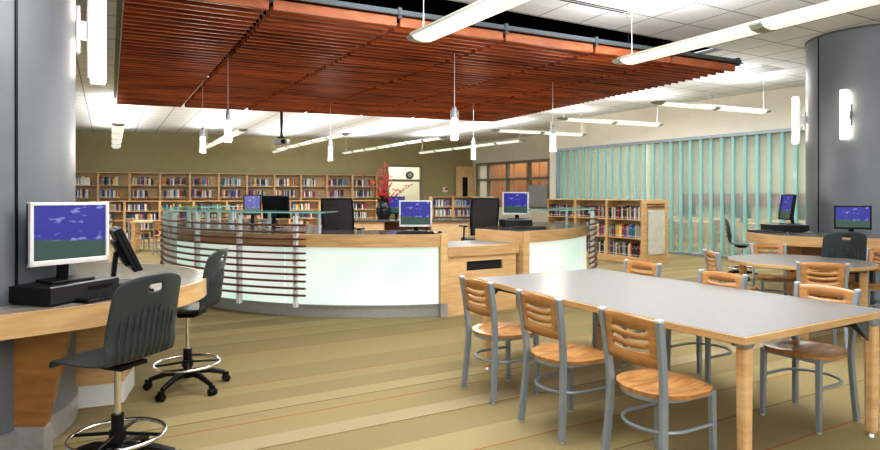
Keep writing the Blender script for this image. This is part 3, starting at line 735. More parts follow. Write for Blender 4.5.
# ------------------------------------------------------------------ stools
def make_stool(label):
    t = thing('drafting_stool', label, 'stool')
    for k in range(5):
        a = 2*PI*k/5+.35; c, s = math.cos(a), math.sin(a)
        ba = MB().tube([(c*.03, s*.03, .125), (c*.15, s*.15, .115), (c*.27, s*.27, .075)], [.026, .022, .016], 8).build('base_arm', M['black'], t, smooth=60)
        mb = MB()
        for w_ in (-1, 1):
            ox, oy = -s*.016*w_, c*.016*w_
            ring = [(c*.285+ox+c*.026*math.cos(b), s*.285+oy+s*.026*math.cos(b), .027+.026*math.sin(b)) for b in [2*PI*i/12 for i in range(12)]]
            A = [mb.bm.verts.new(Vector(q)+Vector((-s, c, 0))*.009) for q in ring]; B = [mb.bm.verts.new(Vector(q)-Vector((-s, c, 0))*.009) for q in ring]
            mb.bm.faces.new(A); mb.bm.faces.new(B[::-1])
            for i in range(12): j = (i+1) % 12; mb.bm.faces.new((A[i], A[j], B[j], B[i]))
        mb.box((c*.28, s*.28, .05), (.045, .018, .05), a)
        mb.build('caster', M['black'], ba)
    MB().lathe([(.001, .09), (.045, .09), (.045, .14), (.03, .15), (.03, .30), (.001, .30)], 16).build('column_sleeve', M['black'], t, smooth=40)
    MB().lathe([(.001, .30), (.0165, .30), (.0165, .55), (.001, .55)], 14).build('gas_lift', M['chrome'], t, smooth=40)
    MB().tube([(.225*math.cos(2*PI*i/40), .225*math.sin(2*PI*i/40), .19) for i in range(40)], .011, 8, closed=True).build('foot_ring', M['chrome'], t, smooth=60)
    mb = MB()
    for k in range(4):
        a = PI/2*k+.4; mb.tube([(.028*math.cos(a), .028*math.sin(a), .20), (.216*math.cos(a), .216*math.sin(a), .19)], .009, 6)
    mb.lathe([(.031, .17), (.04, .17), (.04, .215), (.031, .215)], 16); mb.build('ring_spokes', M['black'], t)
    mb = MB(); mb.box((0, -.01, .56), (.17, .2, .018)); mb.box((0, 0, .545), (.07, .12, .03)); mb.tube([(.05, 0, .55), (.2, .04, .545)], .006, 6); mb.build('seat_mechanism', M['black'], t)
    # shell  (front = +y)
    prof = catmull([(.245, .575), (.20, .598), (.06, .592), (-.08, .585), (-.155, .605), (-.195, .66), (-.212, .75), (-.238, .88), (-.275, 1.035)], 5)
    W = lambda s_: .19+.03*math.sin(PI*min(1, s_/.45)) if s_ < .45 else (.205 + .012*math.sin(PI*(s_-.45)/.55))
    n = len(prof); nx = 20; mb = MB(); V = {}
    for j, (y, z) in enumerate(prof):
        s_ = j/(n-1); w_ = W(s_)
        if s_ > .93: w_ *= (1-((s_-.93)/.07)**2*.16)
        if s_ < .06: w_ *= (1-((.06-s_)/.06)**2*.15)
        for i in range(nx+1):
            u = -1+2*i/nx; x = u*w_
            dy = .0; dz = 0
            if s_ > .5: dy = .045*u*u*min(1, (s_-.5)/.2)
            elif s_ < .5: dz = .016*u*u*min(1, max(0, (s_-.1)/.3)) - (.02*u*u if s_ < .1 else 0)
            if s_ > .93: dz -= .03*abs(u)**3*(s_-.93)/.07
            V[i, j] = mb.bm.verts.new((x, y+dy, z+dz))
    jh = [j for j, (y, z) in enumerate(prof) if .95 < z < .98]
    for j in range(n-1):
        for i in range(nx):
            zc = (prof[j][1]+prof[j+1][1])/2; uc = abs(-1+2*(i+.5)/nx)
            if j > n*.7 and .955 < zc < .995 and uc < .25: continue
            mb.bm.faces.new((V[i, j], V[i+1, j], V[i+1, j+1], V[i, j+1]))
    o = mb.build('shell', M['shell'], t, solid=.012, smooth=60)
    md = o.modifiers.new('sub', 'SUBSURF'); md.levels = 1; md.render_levels = 1
    # ribs on the back of the shell
    j0 = next(j for j, (y, z) in enumerate(prof) if y < -.16 and z > .58); j1 = max(j for j, (y, z) in enumerate(prof) if z < .90)
    for k in range(10):
        u = -.72+1.44*k/9
        pts = []
        for j in range(j0-1, j1+1-abs(k-4.5).__int__()//2):
            y, z = prof[j]; s_ = j/(n-1); pts.append((u*W(s_)*1.0, y+.045*u*u*min(1, max(0, (s_-.5)/.2))-.007, z))
        MB().tube(pts, [.002]+[.0095]*(len(pts)-2)+[.002], 6).build('rib', M['shell'], t, smooth=60)
    return t
GS = 'charcoal plastic drafting stools at the computer desks'
s0 = make_stool('charcoal ribbed-back drafting stool nearest the camera at the left desk'); s0['group'] = GS
s0.location = (-1.66, 3.09, 0); s0.rotation_euler = (0, 0, face(-.93, .36))
dup(s0, (-1.86, 4.42, 0), face(-1, -.03), 'charcoal drafting stool seen from the side at the rounded tip of the left desk', GS)
dup(s0, (4.50, 6.78, 0), face(.3, 1), 'charcoal drafting stool with its ribbed back to the camera at the right desk', GS)
dup(s0, (5.18, 10.3, .0), face(.95, -.5), 'charcoal drafting stool seen from the side behind the tip of the right desk', GS)

# ------------------------------------------------------------------ left curved desk
def curved_desk(edge, C3, z, label, inner, band=.12):
    t = thing('computer_desk', label, 'desk')
    pts = catmull(edge, 8)
    poly = pts+inner
    MB().prism(poly, z-.02, z).build('desk_top', M['lam_desk'], t)
    # band as curved strip
    mb = MB(); out = []
    for i, p in enumerate(pts):
        a = Vector(pts[min(i+1, len(pts)-1)])-Vector(pts[max(i-1, 0)]); nrm = Vector((a.y, -a.x)).normalized(); out.append(nrm)
    c = sum((Vector(p) for p in poly), Vector((0, 0)))/len(poly)
    if out[len(out)//2].dot(Vector(pts[len(pts)//2])-c) < 0: out = [-n for n in out]
    A = [[mb.bm.verts.new((*(Vector(p)+n*e), zz)) for e, zz in ((.022, z+.001), (.022, z-band), (-.004, z-band), (-.004, z+.001))] for p, n in zip(pts, out)]
    for i in range(len(A)-1):
        for k in range(4): mb.bm.faces.new((A[i][k], A[i][(k+1) % 4], A[i+1][(k+1) % 4], A[i+1][k]))
    mb.bm.faces.new(A[0]); mb.bm.faces.new(A[-1][::-1])
    mb.build('edge_band', M['maple_h'], t, smooth=30)
    return t
LD = .84
edge = [(-2.75, 2.35), (-2.42, 2.62), (-2.14, 2.92), (-1.82, 3.27), (-1.68, 3.70), (-1.65, 4.12), (-1.81, 4.57), (-2.16, 4.95), (-2.7, 5.2), (-3.4, 5.3)]
inner = []
for k in range(13):
    a = R(92)-R(155)*k/12; inner.append((LC[0]+math.cos(a)*(LC[2]+.02), LC[1]+math.sin(a)*(LC[2]+.02)))
t = curved_desk(edge, LC, LD, 'curved computer desk with maple band wrapping the left grey column', inner)
# wedge leg
ax = Vector((math.cos(tangent(LC, 1)-.75), math.sin(tangent(LC, 1)-.75)))
def wedge(t, px0, px1, pxb, ytop, Yd, zt_, dirv):
    pass
p0 = Vector(P(15, 343, LD-.12)); 
# front wedge: faces the camera, root on the column, slanting outer edge
Yw = 3.22
wx = lambda px, Y: (px-CX)/F*Y
mb = MB(); 
prof = [(wx(12, Yw), .18), (wx(45, Yw), .18), (wx(70, Yw), LD-.12), (wx(12, Yw), LD-.12)]
prof[0] = (wx(12, Yw), .18)
for dy in (0,):
    A = [mb.bm.verts.new((x, Yw-.0, z)) for x, z in prof]; B = [mb.bm.verts.new((x-.03, Yw+.09, z)) for x, z in prof]
    mb.bm.faces.new(A); mb.bm.faces.new(B[::-1])
    for k in range(4): mb.bm.faces.new((A[k], A[(k+1) % 4], B[(k+1) % 4], B[k]))
mb.build('wedge_leg', M['wedge'], t, bevel=.004)
x0, x1 = wx(12, Yw), wx(45, Yw)
MB().box(((x0+x1)/2-.01, Yw+.045, .09), (x1-x0, .085, .18)).build('leg_foot', M['alu'], t, bevel=.003)
# end support panel
q0, q1 = Vector((-2.46, 4.02)), Vector((-2.20, 4.12))
mb = MB(); bar(mb, q0, q1, .145, LD-.12, .05); bar(mb, Vector((-2.2, 4.12)), Vector((-2.32, 4.5)), .145, LD-.12, .05); mb.build('support_panel', M['maple'], t)
mb = MB(); bar(mb, q0, q1, 0, .145, .052); bar(mb, Vector((-2.2, 4.12)), Vector((-2.32, 4.5)), 0, .145, .052); mb.build('support_base', M['white'], t)
mb = MB(); bar(mb, Vector((-2.95, 2.6)), Vector((-2.45, 3.0)), .5, LD-.12, .03); mb.build('modesty_panel', M['steel'], t)

# ------------------------------------------------------------------ monitors, towers, keyboards
def monitor(label, loc, rz, w, h, frame, tilt=0, stand=.12, lean=0, plain_back=False, group=None):
    """front faces local -y; loc is base on desk"""
    t = thing('monitor', label, 'monitor', loc, rz, group)
    fm = M[frame]; b = .018 if frame == 'silver' else .016
    mt = Matrix.Rotation(tilt, 4, 'X')
    zc = stand+h/2
    def put(mb, name, m, **k):
        mb.bm.transform(Matrix.Translation((0, 0, zc)) @ mt); return mb.build(name, m, t, **k)
    mb = MB()
    for (x, z, sx, sz) in ((0, h/2-b/2, w, b), (0, -h/2+b*.75, w, b*1.5), (-w/2+b/2, 0, b, h), (w/2-b/2, 0, b, h)): mb.box((x, -.012, z), (sx, .028, sz))
    put(mb, 'bezel', fm, bevel=.003)
    put(MB().box((0, -.010, b*.25), (w-2*b, .008, h-2.4*b)), 'screen', M['screen'])
    mb = MB(); mb.box((0, .014, 0), (w*.985, .03, h*.985)); mb.box((0, .038, -.01), (w*.62, .03, h*.6)); put(mb, 'rear_housing', M['black'], bevel=.008)
    mb = MB(); mb.tube([(0, .075, .012), (0, .07, stand*.6), (0, .052, zc-.02)], .028, square=True, rb=.014); mb.build('stand_neck', M['black'], t, bevel=.004)
    mb = MB(); mb.box((0, .045, .006), (min(.24, w*.62), .19, .012)); mb.build('stand_base', M['black'], t, bevel=.006)
    return t
def tower(label, loc, rz, w=.44, d=.40, h=.1):
    t = thing('desktop_computer', label, 'computer', loc, rz)
    MB().box((0, 0, h/2+.004), (w, d, h-.008)).build('case', M['black'], t, bevel=.006)
    MB().box((0, -d/2-.004, h/2+.004), (w*.98, .01, h*.9)).build('front_panel', M['black_matte'], t, bevel=.003)
    MB().box((w*.2, -d/2-.011, h*.66), (w*.36, .004, h*.2)).build('disc_drive', M['black'], t)
    MB().box((0, -d/2-.006, h+.001), (w*.98, .01, .006)).build('trim_strip', M['alu'], t)
    for sx in (-1, 1): MB().box((sx*w*.4, 0, .003), (.03, d*.8, .006)).build('rubber_foot', M['foot'], t)
    return t
def keyboard(label, loc, rz):
    t = thing('keyboard', label, 'keyboard', loc, rz)
    MB().box((0, 0, .009), (.45, .155, .018)).build('key_tray', M['black'], t, bevel=.004)
    mb = MB()
    for r in range(5):
        for k in range(20):
            if k in (14, 17): continue
            mb.box((-.205+k*.0215, .052-r*.026, .021), (.017, .019, .008))
    mb.build('keys', M['black_matte'], t)
    return t
def mouse(label, loc, rz):
    t = thing('computer_mouse', label, 'mouse', loc, rz)
    mb = MB(); bmesh.ops.create_uvsphere(mb.bm, u_segments=14, v_segments=8, radius=1)
    mb.bm.transform(Matrix.Diagonal((.03, .055, .026, 1))); bmesh.ops.bisect_plane(mb.bm, geom=mb.bm.verts[:]+mb.bm.edges[:]+mb.bm.faces[:], plane_co=(0, 0, 0), plane_no=(0, 0, -1), clear_outer=True)
    mb.build('mouse_body', M['black'], t, smooth=60)
    MB().box((0, .03, .0225), (.006, .018, .006)).build('scroll_wheel', M['alu'], t)
    return t
# left desk: tower under the near monitor
# monitor 1: screen pixels (27..103,198..265)
Ym = 3.42; Xm = (66-CX)/F*Ym
tw = tower('slim black desktop computer lying flat on the left desk under the near monitor', (-2.23, 3.30, LD), R(12), .46, .29, .10)
tw.location = (-2.11, 3.38, LD); tw.rotation_euler = (0, 0, R(74))
m1 = monitor('large silver framed flat monitor with blue sky screen on the left desk', (-2.10, 3.40, LD+.10), R(60), .43, .345, 'silver', stand=.10)
keyboard('black keyboard on the left desk in front of the flat computer', (-1.885, 3.46, LD), R(70))
monitor('thin black monitor seen from the side on the left desk behind the silver one', (-2.10, 4.0, LD), R(124), .38, .30, 'black', tilt=R(-24), stand=.08)
mb = MB(); mb.tube([(x, y, LD+.006) for x, y in catmull([(-2.25, 3.62), (-2.1, 3.72), (-2.02, 3.66), (-1.98, 3.8), (-2.05, 3.9)], 6)], .004, 6)
tag(mb.build('power_cord', M['black']), 'thin black cord between the two monitors on the left desk', 'cord')

# ------------------------------------------------------------------ circulation desk
DC = Vector((-.85, 10.42)); DR = 3.5
def dp(phi, r): a = R(phi); return Vector((DC.x+r*math.sin(a), DC.y-r*math.cos(a)))
def arc(p0, p1, r, n=None):
    n = n or max(2, int(abs(p1-p0)/3)); return [tuple(dp(p0+(p1-p0)*i/n, r)) for i in range(n+1)]
def ring(mb, p0, p1, r0, r1, z0, z1): 
    n = max(2, int(abs(p1-p0)/3)); o_ = arc(p0, p1, r1, n); i_ = arc(p0, p1, r0, n)
    A = [[mb.bm.verts.new((*q, z)) for q, z in ((i_[k], z0), (o_[k], z0), (o_[k], z1), (i_[k], z1))] for k in range(n+1)]
    for k in range(n):
        for j in range(4): mb.bm.faces.new((A[k][j], A[k][(j+1) % 4], A[k+1][(j+1) % 4], A[k+1][j]))
    mb.bm.faces.new(A[0]); mb.bm.faces.new(A[-1][::-1]); return mb
desk = thing('circulation_desk', 'large round circulation desk with backlit panels, maple band and curved wood slats', 'desk')
CT = .97
E0, E1 = -118, 15.7
def b_(mb, name, m, **k): return mb.build(name, M[m], desk, **k)
b_(ring(MB(), E0, E1-1.2, DR-.95, DR-.03, CT-.03, CT), 'counter_top', 'lam_dark')
b_(ring(MB(), E0, E1-.2, DR-.03, DR+.0, CT-.145, CT+.002), 'edge_band', 'maple_h', smooth=30)
phs = [E0, -96, -75, -54, -34, -14, 6, 14.6]
phs = [E0, -92, -66, -41, -16.5, 14.0]
for a, c in zip(phs[:-1], phs[1:]):
    b_(ring(MB(), a+.12, c-.12, DR-.06, DR-.035, .155, CT-.15), 'light_panel', 'panel', smooth=30)
b_(ring(MB(), E0, E1-.5, DR-.10, DR-.03, .14, .152), 'panel_rail', 'alu')
b_(ring(MB(), E0, E1-.7, DR-.14, DR-.07, 0, .14), 'plinth', 'alu', smooth=30)
b_(ring(MB(), E0, E1-1.2, DR-.22, DR-.18, .0, CT-.03), 'inner_panel', 'whitep')
# end post left of the low counter
pe = dp(15.5, DR-.03); a = R(15.5)
b_(MB().box((*dp(14.85, DR-.045), .155+(CT-.153)/2), (.085, .14, CT-.155), a), 'end_post', 'maple', bevel=.004)
b_(MB().box((*dp(14.85, DR-.045), .078), (.08, .12, .155), a), 'post_foot', 'alu', bevel=.003)
b_(MB().box((*dp(15.2, DR-.52), .52), (.05, .76, .89), a), 'end_panel', 'maple')
# low service counter
LZ = .82
A0, A1 = Vector((.115, 7.06)), Vector((.985, 7.60))
dv = (A1-A0).normalized(); dn = Vector((-dv.y, dv.x)); aa = math.atan2(dv.y, dv.x); LL = (A1-A0).length
def lb(x0, x1, y0, y1, z0, z1): 
    c = A0+dv*((x0+x1)/2)+dn*((y0+y1)/2); return MB().box((*c, (z0+z1)/2), (x1-x0, y1-y0, z1-z0), aa)
b_(lb(-.04, LL, -.03, 0.0, LZ-.12, LZ), 'low_counter_edge', 'maple_h', bevel=.004)
b_(lb(-.04, LL, 0, .78, LZ-.03, LZ-.002), 'low_counter_top', 'lam')
sx0, sx1, sz0, sz1 = .24, .78, .52, .635
for q in ((-.04, sx0, .0, .03, 0, LZ-.12), (sx1, LL-.03, 0, .03, 0, LZ-.12), (sx0, sx1, 0, .03, 0, sz0), (sx0, sx1, 0, .03, sz1, LZ-.12)): b_(lb(*q), 'front_panel', 'maple')
mb = MB()
c = A0+dv*((sx0+sx1)/2)+dn*.12; mb.box((*c, (sz0+sz1)/2), (sx1-sx0+.02, .18, sz1-sz0+.02), aa)
b_(mb, 'return_slot', 'black_matte')
# put slot recess behind front: trim frame
b_(lb(sx0-.01, sx1+.01, -.006, .03, sz1, sz1+.012), 'slot_trim', 'maple_pale'); b_(lb(sx1, sx1+.012, -.006, .03, sz0, sz1), 'slot_trim', 'maple_pale')
b_(lb(-.0, LL, .74, .78, 0, LZ-.03), 'inner_panel', 'maple')
# right section (slightly tighter arc)
DC_, DR_ = DC, DR; DC, DR = Vector((-.9, 10.3)), 3.35
S0, S1 = 36, 59.5
inn = [(1.75, 9.75), (1.0, 9.55), (.51, 8.35)]
top = [(.50, 8.30), tuple(dp(S0-.2, DR-.03))]+arc(S0, S1+22, DR-.03)+[(2.0, 10.6), (1.35, 10.2), (.95, 9.5)]
b_(MB().prism(top, CT-.03, CT), 'counter_top', 'lam_dark')
b_(ring(MB(), S0-.3, S1+22, DR-.03, DR, CT-.145, CT+.002), 'edge_band', 'maple_h', smooth=30)
fr = Vector((dp(S0+.1, DR-.01))); bk = Vector((.50, 8.30)); dd = (fr-bk).normalized(); 
mb = MB(); bar(mb, bk, fr, .0, CT-.003, .04); b_(mb, 'end_panel', 'maple', bevel=.003)
b_(MB().box((*dp(S0+.7, DR-.05), CT/2+.06), (.10, .10, CT-.13), R(S0)), 'end_post', 'maple', bevel=.004)
b_(MB().box((*dp(S0+.7, DR-.05), .06), (.09, .09, .12), R(S0)), 'post_foot', 'alu', bevel=.003)
b_(ring(MB(), S0+1.7, S1+.2, DR-.06, DR-.035, .155, CT-.15), 'light_panel', 'panel', smooth=30)
b_(ring(MB(), S1+.6, S1+22, DR-.06, DR-.035, .155, CT-.15), 'light_panel', 'panel', smooth=30)
b_(ring(MB(), S0+1.5, S1+22, DR-.14, DR-.07, 0, .14), 'plinth', 'alu', smooth=30)
b_(ring(MB(), S0+1.5, S1+22, DR-.10, DR-.03, .14, .152), 'panel_rail', 'alu')
b_(ring(MB(), S0+1.5, S1+22, DR-.22, DR-.18, 0, CT-.03), 'inner_panel', 'whitep')
# slats, posts and glass shelves
def screen_bank(p0, p1, posts, g0, g1, n=11):
    for i in range(n):
        z = 1.085-.0807*i
        b_(ring(MB(), p0, p1, DR+.10, DR+.135, z-.011, z+.011), 'slat', 'desk_slat', smooth=30)
    for ph in posts:
        b_(MB().box((*dp(ph, DR+.065), .66), (.045, .06, 1.06), R(ph)), 'slat_post', 'white', bevel=.004)
        mb = MB(); mb.lathe([(.001, 1.19), (.016, 1.19), (.016, 1.222), (.001, 1.222)], 12, (*dp(ph, DR+.03), 0)); mb.box((*dp(ph, DR+.05), 1.17), (.03, .09, .04), R(ph)); b_(mb, 'shelf_bracket', 'steel_pale')
        mb = MB(); mb.lathe([(.001, CT), (.022, CT), (.022, 1.222), (.001, 1.222)], 12, (*dp(ph+2, DR-.33), 0)); b_(mb, 'shelf_standoff', 'steel_pale')
    mb = MB(); ring(mb, g0, g1, DR-.42, DR+.10, 1.222, 1.234); b_(mb, 'glass_shelf', 'glass_shelf')
    mb = MB(); ring(mb, g0, g1, DR+.10, DR+.103, 1.222, 1.234); b_(mb, 'glass_edge', 'glass_edge')
    mb = MB(); ring(mb, g0, g1, DR-.423, DR-.42, 1.222, 1.234); b_(mb, 'glass_edge', 'glass_edge')
screen_bank(62, S1+22, [72], 46, S1+22)
DC, DR = DC_, DR_
screen_bank(E0+4, -11, [-108, -92, -77, -64, -51, -39, -26, -13.3], E0+4, -7.5)

# ------------------------------------------------------------------ things on/inside the circulation desk
monitor('white framed monitor with blue screen on the front counter of the round desk', (-.31, 7.62, CT), R(-3), .415, .335, 'silver', stand=.06)
keyboard('black keyboard on the counter below the white framed monitor', (-.30, 7.28, CT), R(2))
mouse('black mouse on the counter right of the white framed monitor keyboard', (.0, 7.33, CT), R(5))
tower('slim black desktop computer on the right section of the round desk', (1.13, 8.98, CT), R(10), .42, .34, .1)
monitor('white framed monitor turned slightly right on the right section of the round desk', (1.14, 9.02, CT+.10), R(-22), .40, .34, 'silver', stand=.07)
keyboard('black keyboard on the right section of the round desk', (1.24, 8.38, CT), R(12))
# inner work counter for back facing monitors (part of the desk)
b_(ring(MB(), -80, -18, 1.35, 2.35, CT-.06, CT-.03), 'work_surface', 'lam_dark')
b_(ring(MB(), -78, -20, 1.55, 1.6, 0, CT-.06), 'work_surface_support', 'maple')
WS = CT-.03
monitor('small black framed monitor showing blue at the left inside the round desk', (-3.05, 9.75, WS), R(16), .27, .33, 'black', stand=.17, tilt=R(-4))
tm = monitor('black monitor seen from behind inside the round desk', (-2.53, 9.25, WS), R(172), .43, .36, 'black', stand=.13, tilt=R(-8))
# back counter
bc = thing('back_counter', 'dark topped maple work counter behind the round desk opening', 'counter', (-.78, 11.6, 0), R(4))
MB().box((.15, .55, .935), (2.7, 1.15, .03)).build('counter_top', M['lam_dark'], bc, bevel=.003)
MB().box((-.72, .55, .46), (.85, 1.05, .92)).build('cabinet', M['maple'], bc)
for x in (-.93, -.51): MB().box((x, .015, .70), (.40, .02, .36)).build('drawer', M['maple_pale'], bc, bevel=.004)
MB().box((.98, .55, .46), (.75, 1.05, .92)).build('cabinet', M['maple'], bc)
MB().box((.98, .015, .68), (.70, .02, .40)).build('drawer', M['maple_pale'], bc, bevel=.004)
MB().box((.15, 1.02, .46), (.9, .03, .92)).build('modesty_panel', M['wedge'], bc)
Yv = 12.3
# vase of flowers
v = thing('flower_vase', 'black vase of tall red blossoming branches on the back counter', 'vase', ((383.5-CX)/F*Yv, Yv, .95))
MB().lathe([(.001, 0), (.11, 0), (.15, .08), (.155, .2), (.12, .3), (.10, .36), (.12, .40), (.11, .40), (.09, .36), (.001, .34)], 24).build('vase_body', M['vase'], v, smooth=50)
rnd = random.Random(3); ms = MB(); mf = MB(); ml = MB()
tips = [(-.10, .05, 1.15), (.0, 0, 1.3), (.08, -.05, 1.25), (.14, .05, 1.05), (-.22, .0, .9), (.2, 0, .9), (.55, -.05, .78), (.7, 0, .84), (.3, .1, .7), (-.15, .1, .75), (.05, .1, .9), (.03, -.1, 1.0)]
tips += [(-.55, .0, 1.1)]
tips = [(x*.85, y, z*.86) for x, y, z in tips]
for tx, ty, tz in tips:
    pts = catmull([(0, 0, .32), (tx*.25, ty*.3, tz*.55), (tx, ty, tz)], 8)
    ms.tube(pts, .005, 5)
    for q in pts[4:]:
        for _ in range(2 if abs(tx) < .3 else 1):
            o_ = Vector(q)+Vector((rnd.uniform(-.05, .05), rnd.uniform(-.05, .05), rnd.uniform(-.04, .04)))
            m_ = Matrix.Translation(o_) @ Matrix.Rotation(rnd.uniform(0, 3), 4, Vector((rnd.random(), rnd.random(), rnd.random())).normalized())
            bmesh.ops.create_icosphere(mf.bm, subdivisions=1, radius=rnd.uniform(.014, .026), matrix=m_ @ Matrix.Diagonal((1, 1, .5, 1)))
for i in range(26):
    a = rnd.uniform(0, 2*PI); r_ = rnd.uniform(.1, .24); z = rnd.uniform(.38, .52)
    p = Vector((math.cos(a)*.04, math.sin(a)*.04, .38)); q = Vector((math.cos(a)*r_, math.sin(a)*r_, z)); s_ = Vector((-math.sin(a), math.cos(a), .2))*.03
    ml.quad([p, (p+q)/2+s_, q, (p+q)/2-s_])
ms.build('branches', M['stem'], v); mf.build('blossoms', M['red'], v, weld=False); ml.build('leaves', M['leaf'], v)
monitor('black framed monitor showing blue just right of the red flowers', (-.92, 12.35, .95), R(-12), .40, .36, 'black', stand=.10)
# small phone on back counter
ph = thing('desk_phone', 'small pale desk phone on the back counter right of the flowers', 'phone', (-.66, 11.95, .95), 0)
MB().box((0, 0, .035), (.16, .2, .05), mat=Matrix.Rotation(R(12), 4, 'X')).build('phone_base', M['steel_pale'], ph, bevel=.008)
MB().box((-.05, 0, .08), (.045, .19, .03), mat=Matrix.Rotation(R(12), 4, 'X')).build('handset', M['white'], ph, bevel=.01)

# mesh task chairs
def task_chair(label, loc, rz):
    t = thing('task_chair', label, 'chair', loc, rz, 'black mesh back task chairs inside the round desk')
    # back panel, facing +y ; back at y=-.2
    pr = [(-.18, .80), (-.20, .95), (-.23, 1.15), (-.27, 1.38)]
    wd_ = [.20, .225, .235, .225]
    mb = MB(); V = []
    P4 = catmull([(p[0], p[1], w_) for p, w_ in zip(pr, wd_)], 5)
    for y, z, w_ in P4: V.append([mb.bm.verts.new((u*w_, y+.05*u*u, z)) for u in [k/5-1 for k in range(11)]])
    for a, c in zip(V[:-1], V[1:]):
        for k in range(10): mb.bm.faces.new((a[k], a[k+1], c[k+1], c[k]))
    mb.build('mesh_back', M['mesh'], t, smooth=60, solid=.006)
    fr_ = [(-w_, y+.05, z) for y, z, w_ in P4]+[(u*P4[-1][2], P4[-1][0]+.05*u*u, P4[-1][1]) for u in (-.6, -.2, .2, .6)]+[(w_, y+.05, z) for y, z, w_ in P4[::-1]]
    MB().tube(fr_, .014, 8).build('back_frame', M['black'], t, smooth=60)
    mb = MB(); mb.box((0, .03, .72), (.48, .46, .07)); mb.build('seat', M['black_matte'], t, bevel=.03)
    MB().tube([(0, .0, .68), (0, -.2, .70), (0, -.235, .95)], .022, 8).build('back_support', M['black'], t)
    for s in (-1, 1):
        MB().tube([(s*.22, .0, .70), (s*.29, -.02, .72), (s*.29, -.04, .93)], .014, 8).build('arm_support', M['black'], t)
        MB().box((s*.29, .0, .945), (.06, .24, .03)).build('armrest', M['black'], t, bevel=.01)
    MB().lathe([(.001, .1), (.03, .1), (.03, .4), (.018, .4), (.018, .69), (.001, .69)], 12).build('gas_lift', M['black'], t)
    for k in range(5):
        a = 2*PI*k/5; c, s = math.cos(a), math.sin(a)
        ba = MB().tube([(0, 0, .12), (c*.3, s*.3, .07)], [.025, .016], 8).build('base_arm', M['black'], t)
        mb = MB(); bmesh.ops.create_uvsphere(mb.bm, u_segments=10, v_segments=6, radius=.03, matrix=Matrix.Translation((c*.3, s*.3, .03))); mb.build('caster', M['black'], ba)
    return t
task_chair('black mesh task chair behind the front counter, left of the white monitor', ((337-CX)/F*8.35, 8.75, 0), R(170-180))
o = task_chair('black mesh task chair turned sideways at the low counter of the round desk', ((480-CX)/F*9.6, 9.6, 0), R(20)); 

# ------------------------------------------------------------------ right desk around column
RD = .92
edge = [(6.9, 7.05), (6.2, 6.98), (5.18, 7.04), (4.6, 7.24), (4.28, 7.62), (4.24, 8.1), (4.42, 8.62), (4.85, 9.15), (5.5, 9.6), (6.3, 9.8)]
inner = []
for k in range(13):
    a = R(80)+R(205)*k/12; inner.append((RC[0]+math.cos(a)*(RC[2]+.02), RC[1]+math.sin(a)*(RC[2]+.02)))
inner.append((6.9, 7.6))
t = curved_desk(edge, RC, RD, 'curved computer desk with maple band wrapping the right grey column', inner)
mb = MB(); bar(mb, Vector((5.05, 7.75)), Vector((5.05, 8.7)), 0, RD-.12, .05); mb.build('support_panel', M['wedge'], t)
mb = MB(); bar(mb, Vector((4.75, 7.9)), Vector((5.35, 7.75)), .0, RD-.12, .05); mb.build('support_panel', M['wedge'], t)
mb = MB(); bar(mb, Vector((5.5, 7.6)), Vector((6.7, 7.55)), .0, RD-.12, .05); mb.build('modesty_panel', M['steel'], t)
Yt = 8.15
tower('slim black desktop computer on the right curved desk beside the column', (4.88, 8.5, RD), R(-6), .50, .36, .10)
monitor('small black monitor angled sideways on the right curved desk', (4.93, 8.52, RD+.10), R(-96), .36, .36, 'black', stand=.06, tilt=R(-8))
keyboard('black keyboard at the left tip of the right curved desk', (4.50, 8.30, RD), R(-25))
mouse('black mouse beside the keyboard on the right curved desk', (4.62, 7.95, RD), R(-20))
monitor('wide black framed monitor with blue screen in front of the right column', (5.10, 7.42, RD), R(-22), .39, .29, 'black', stand=.09)

# ------------------------------------------------------------------ bookcases and books
def bookcase(label, loc, rz, W, depth, H, rows, group=None, kick=.10, back='maple_back', cat='bookcase', thick=.03, name='bookcase'):
    t = thing(name, label, cat, loc, rz, group)
    for x in (thick/2, W-thick/2): MB().box((x+(.002 if x < W/2 else -.002), depth/2, H/2), (thick, depth, H)).build('side_panel', M['maple'], t)
    MB().box((W/2, depth/2, H-.0125), (W-2*thick, depth-.002, .025)).build('top_panel', M['maple'], t)
    MB().box((W/2, depth-.01, H/2), (W-2*thick, .02, H-.03)).build('back_panel', M[back], t)
    MB().box((W/2, .02, kick/2), (W-2*thick, .02, kick)).build('kick_board', M['maple'], t)
    pitch = (H-kick-.025)/rows
    for i in range(rows):
        MB().box((W/2, depth/2, kick+i*pitch-.011), (W-2*thick, depth-.03, .022)).build('shelf', M['maple'], t)
    return t, pitch
bookcols = {'dark brown': (.05, .03, .02), 'black': (.012, .012, .014), 'navy blue': (.02, .035, .12), 'bright blue': (.03, .14, .38), 'dark green': (.02, .07, .04), 'teal': (.03, .18, .17),
            'red': (.35, .02, .02), 'maroon': (.12, .015, .02), 'yellow': (.62, .42, .04), 'orange': (.55, .18, .03), 'white': (.72, .70, .66), 'cream': (.62, .55, .38), 'grey': (.25, .26, .27), 'pale blue': (.30, .42, .52), 'tan': (.38, .26, .13), 'purple': (.12, .04, .16)}
bmesh_by = {}
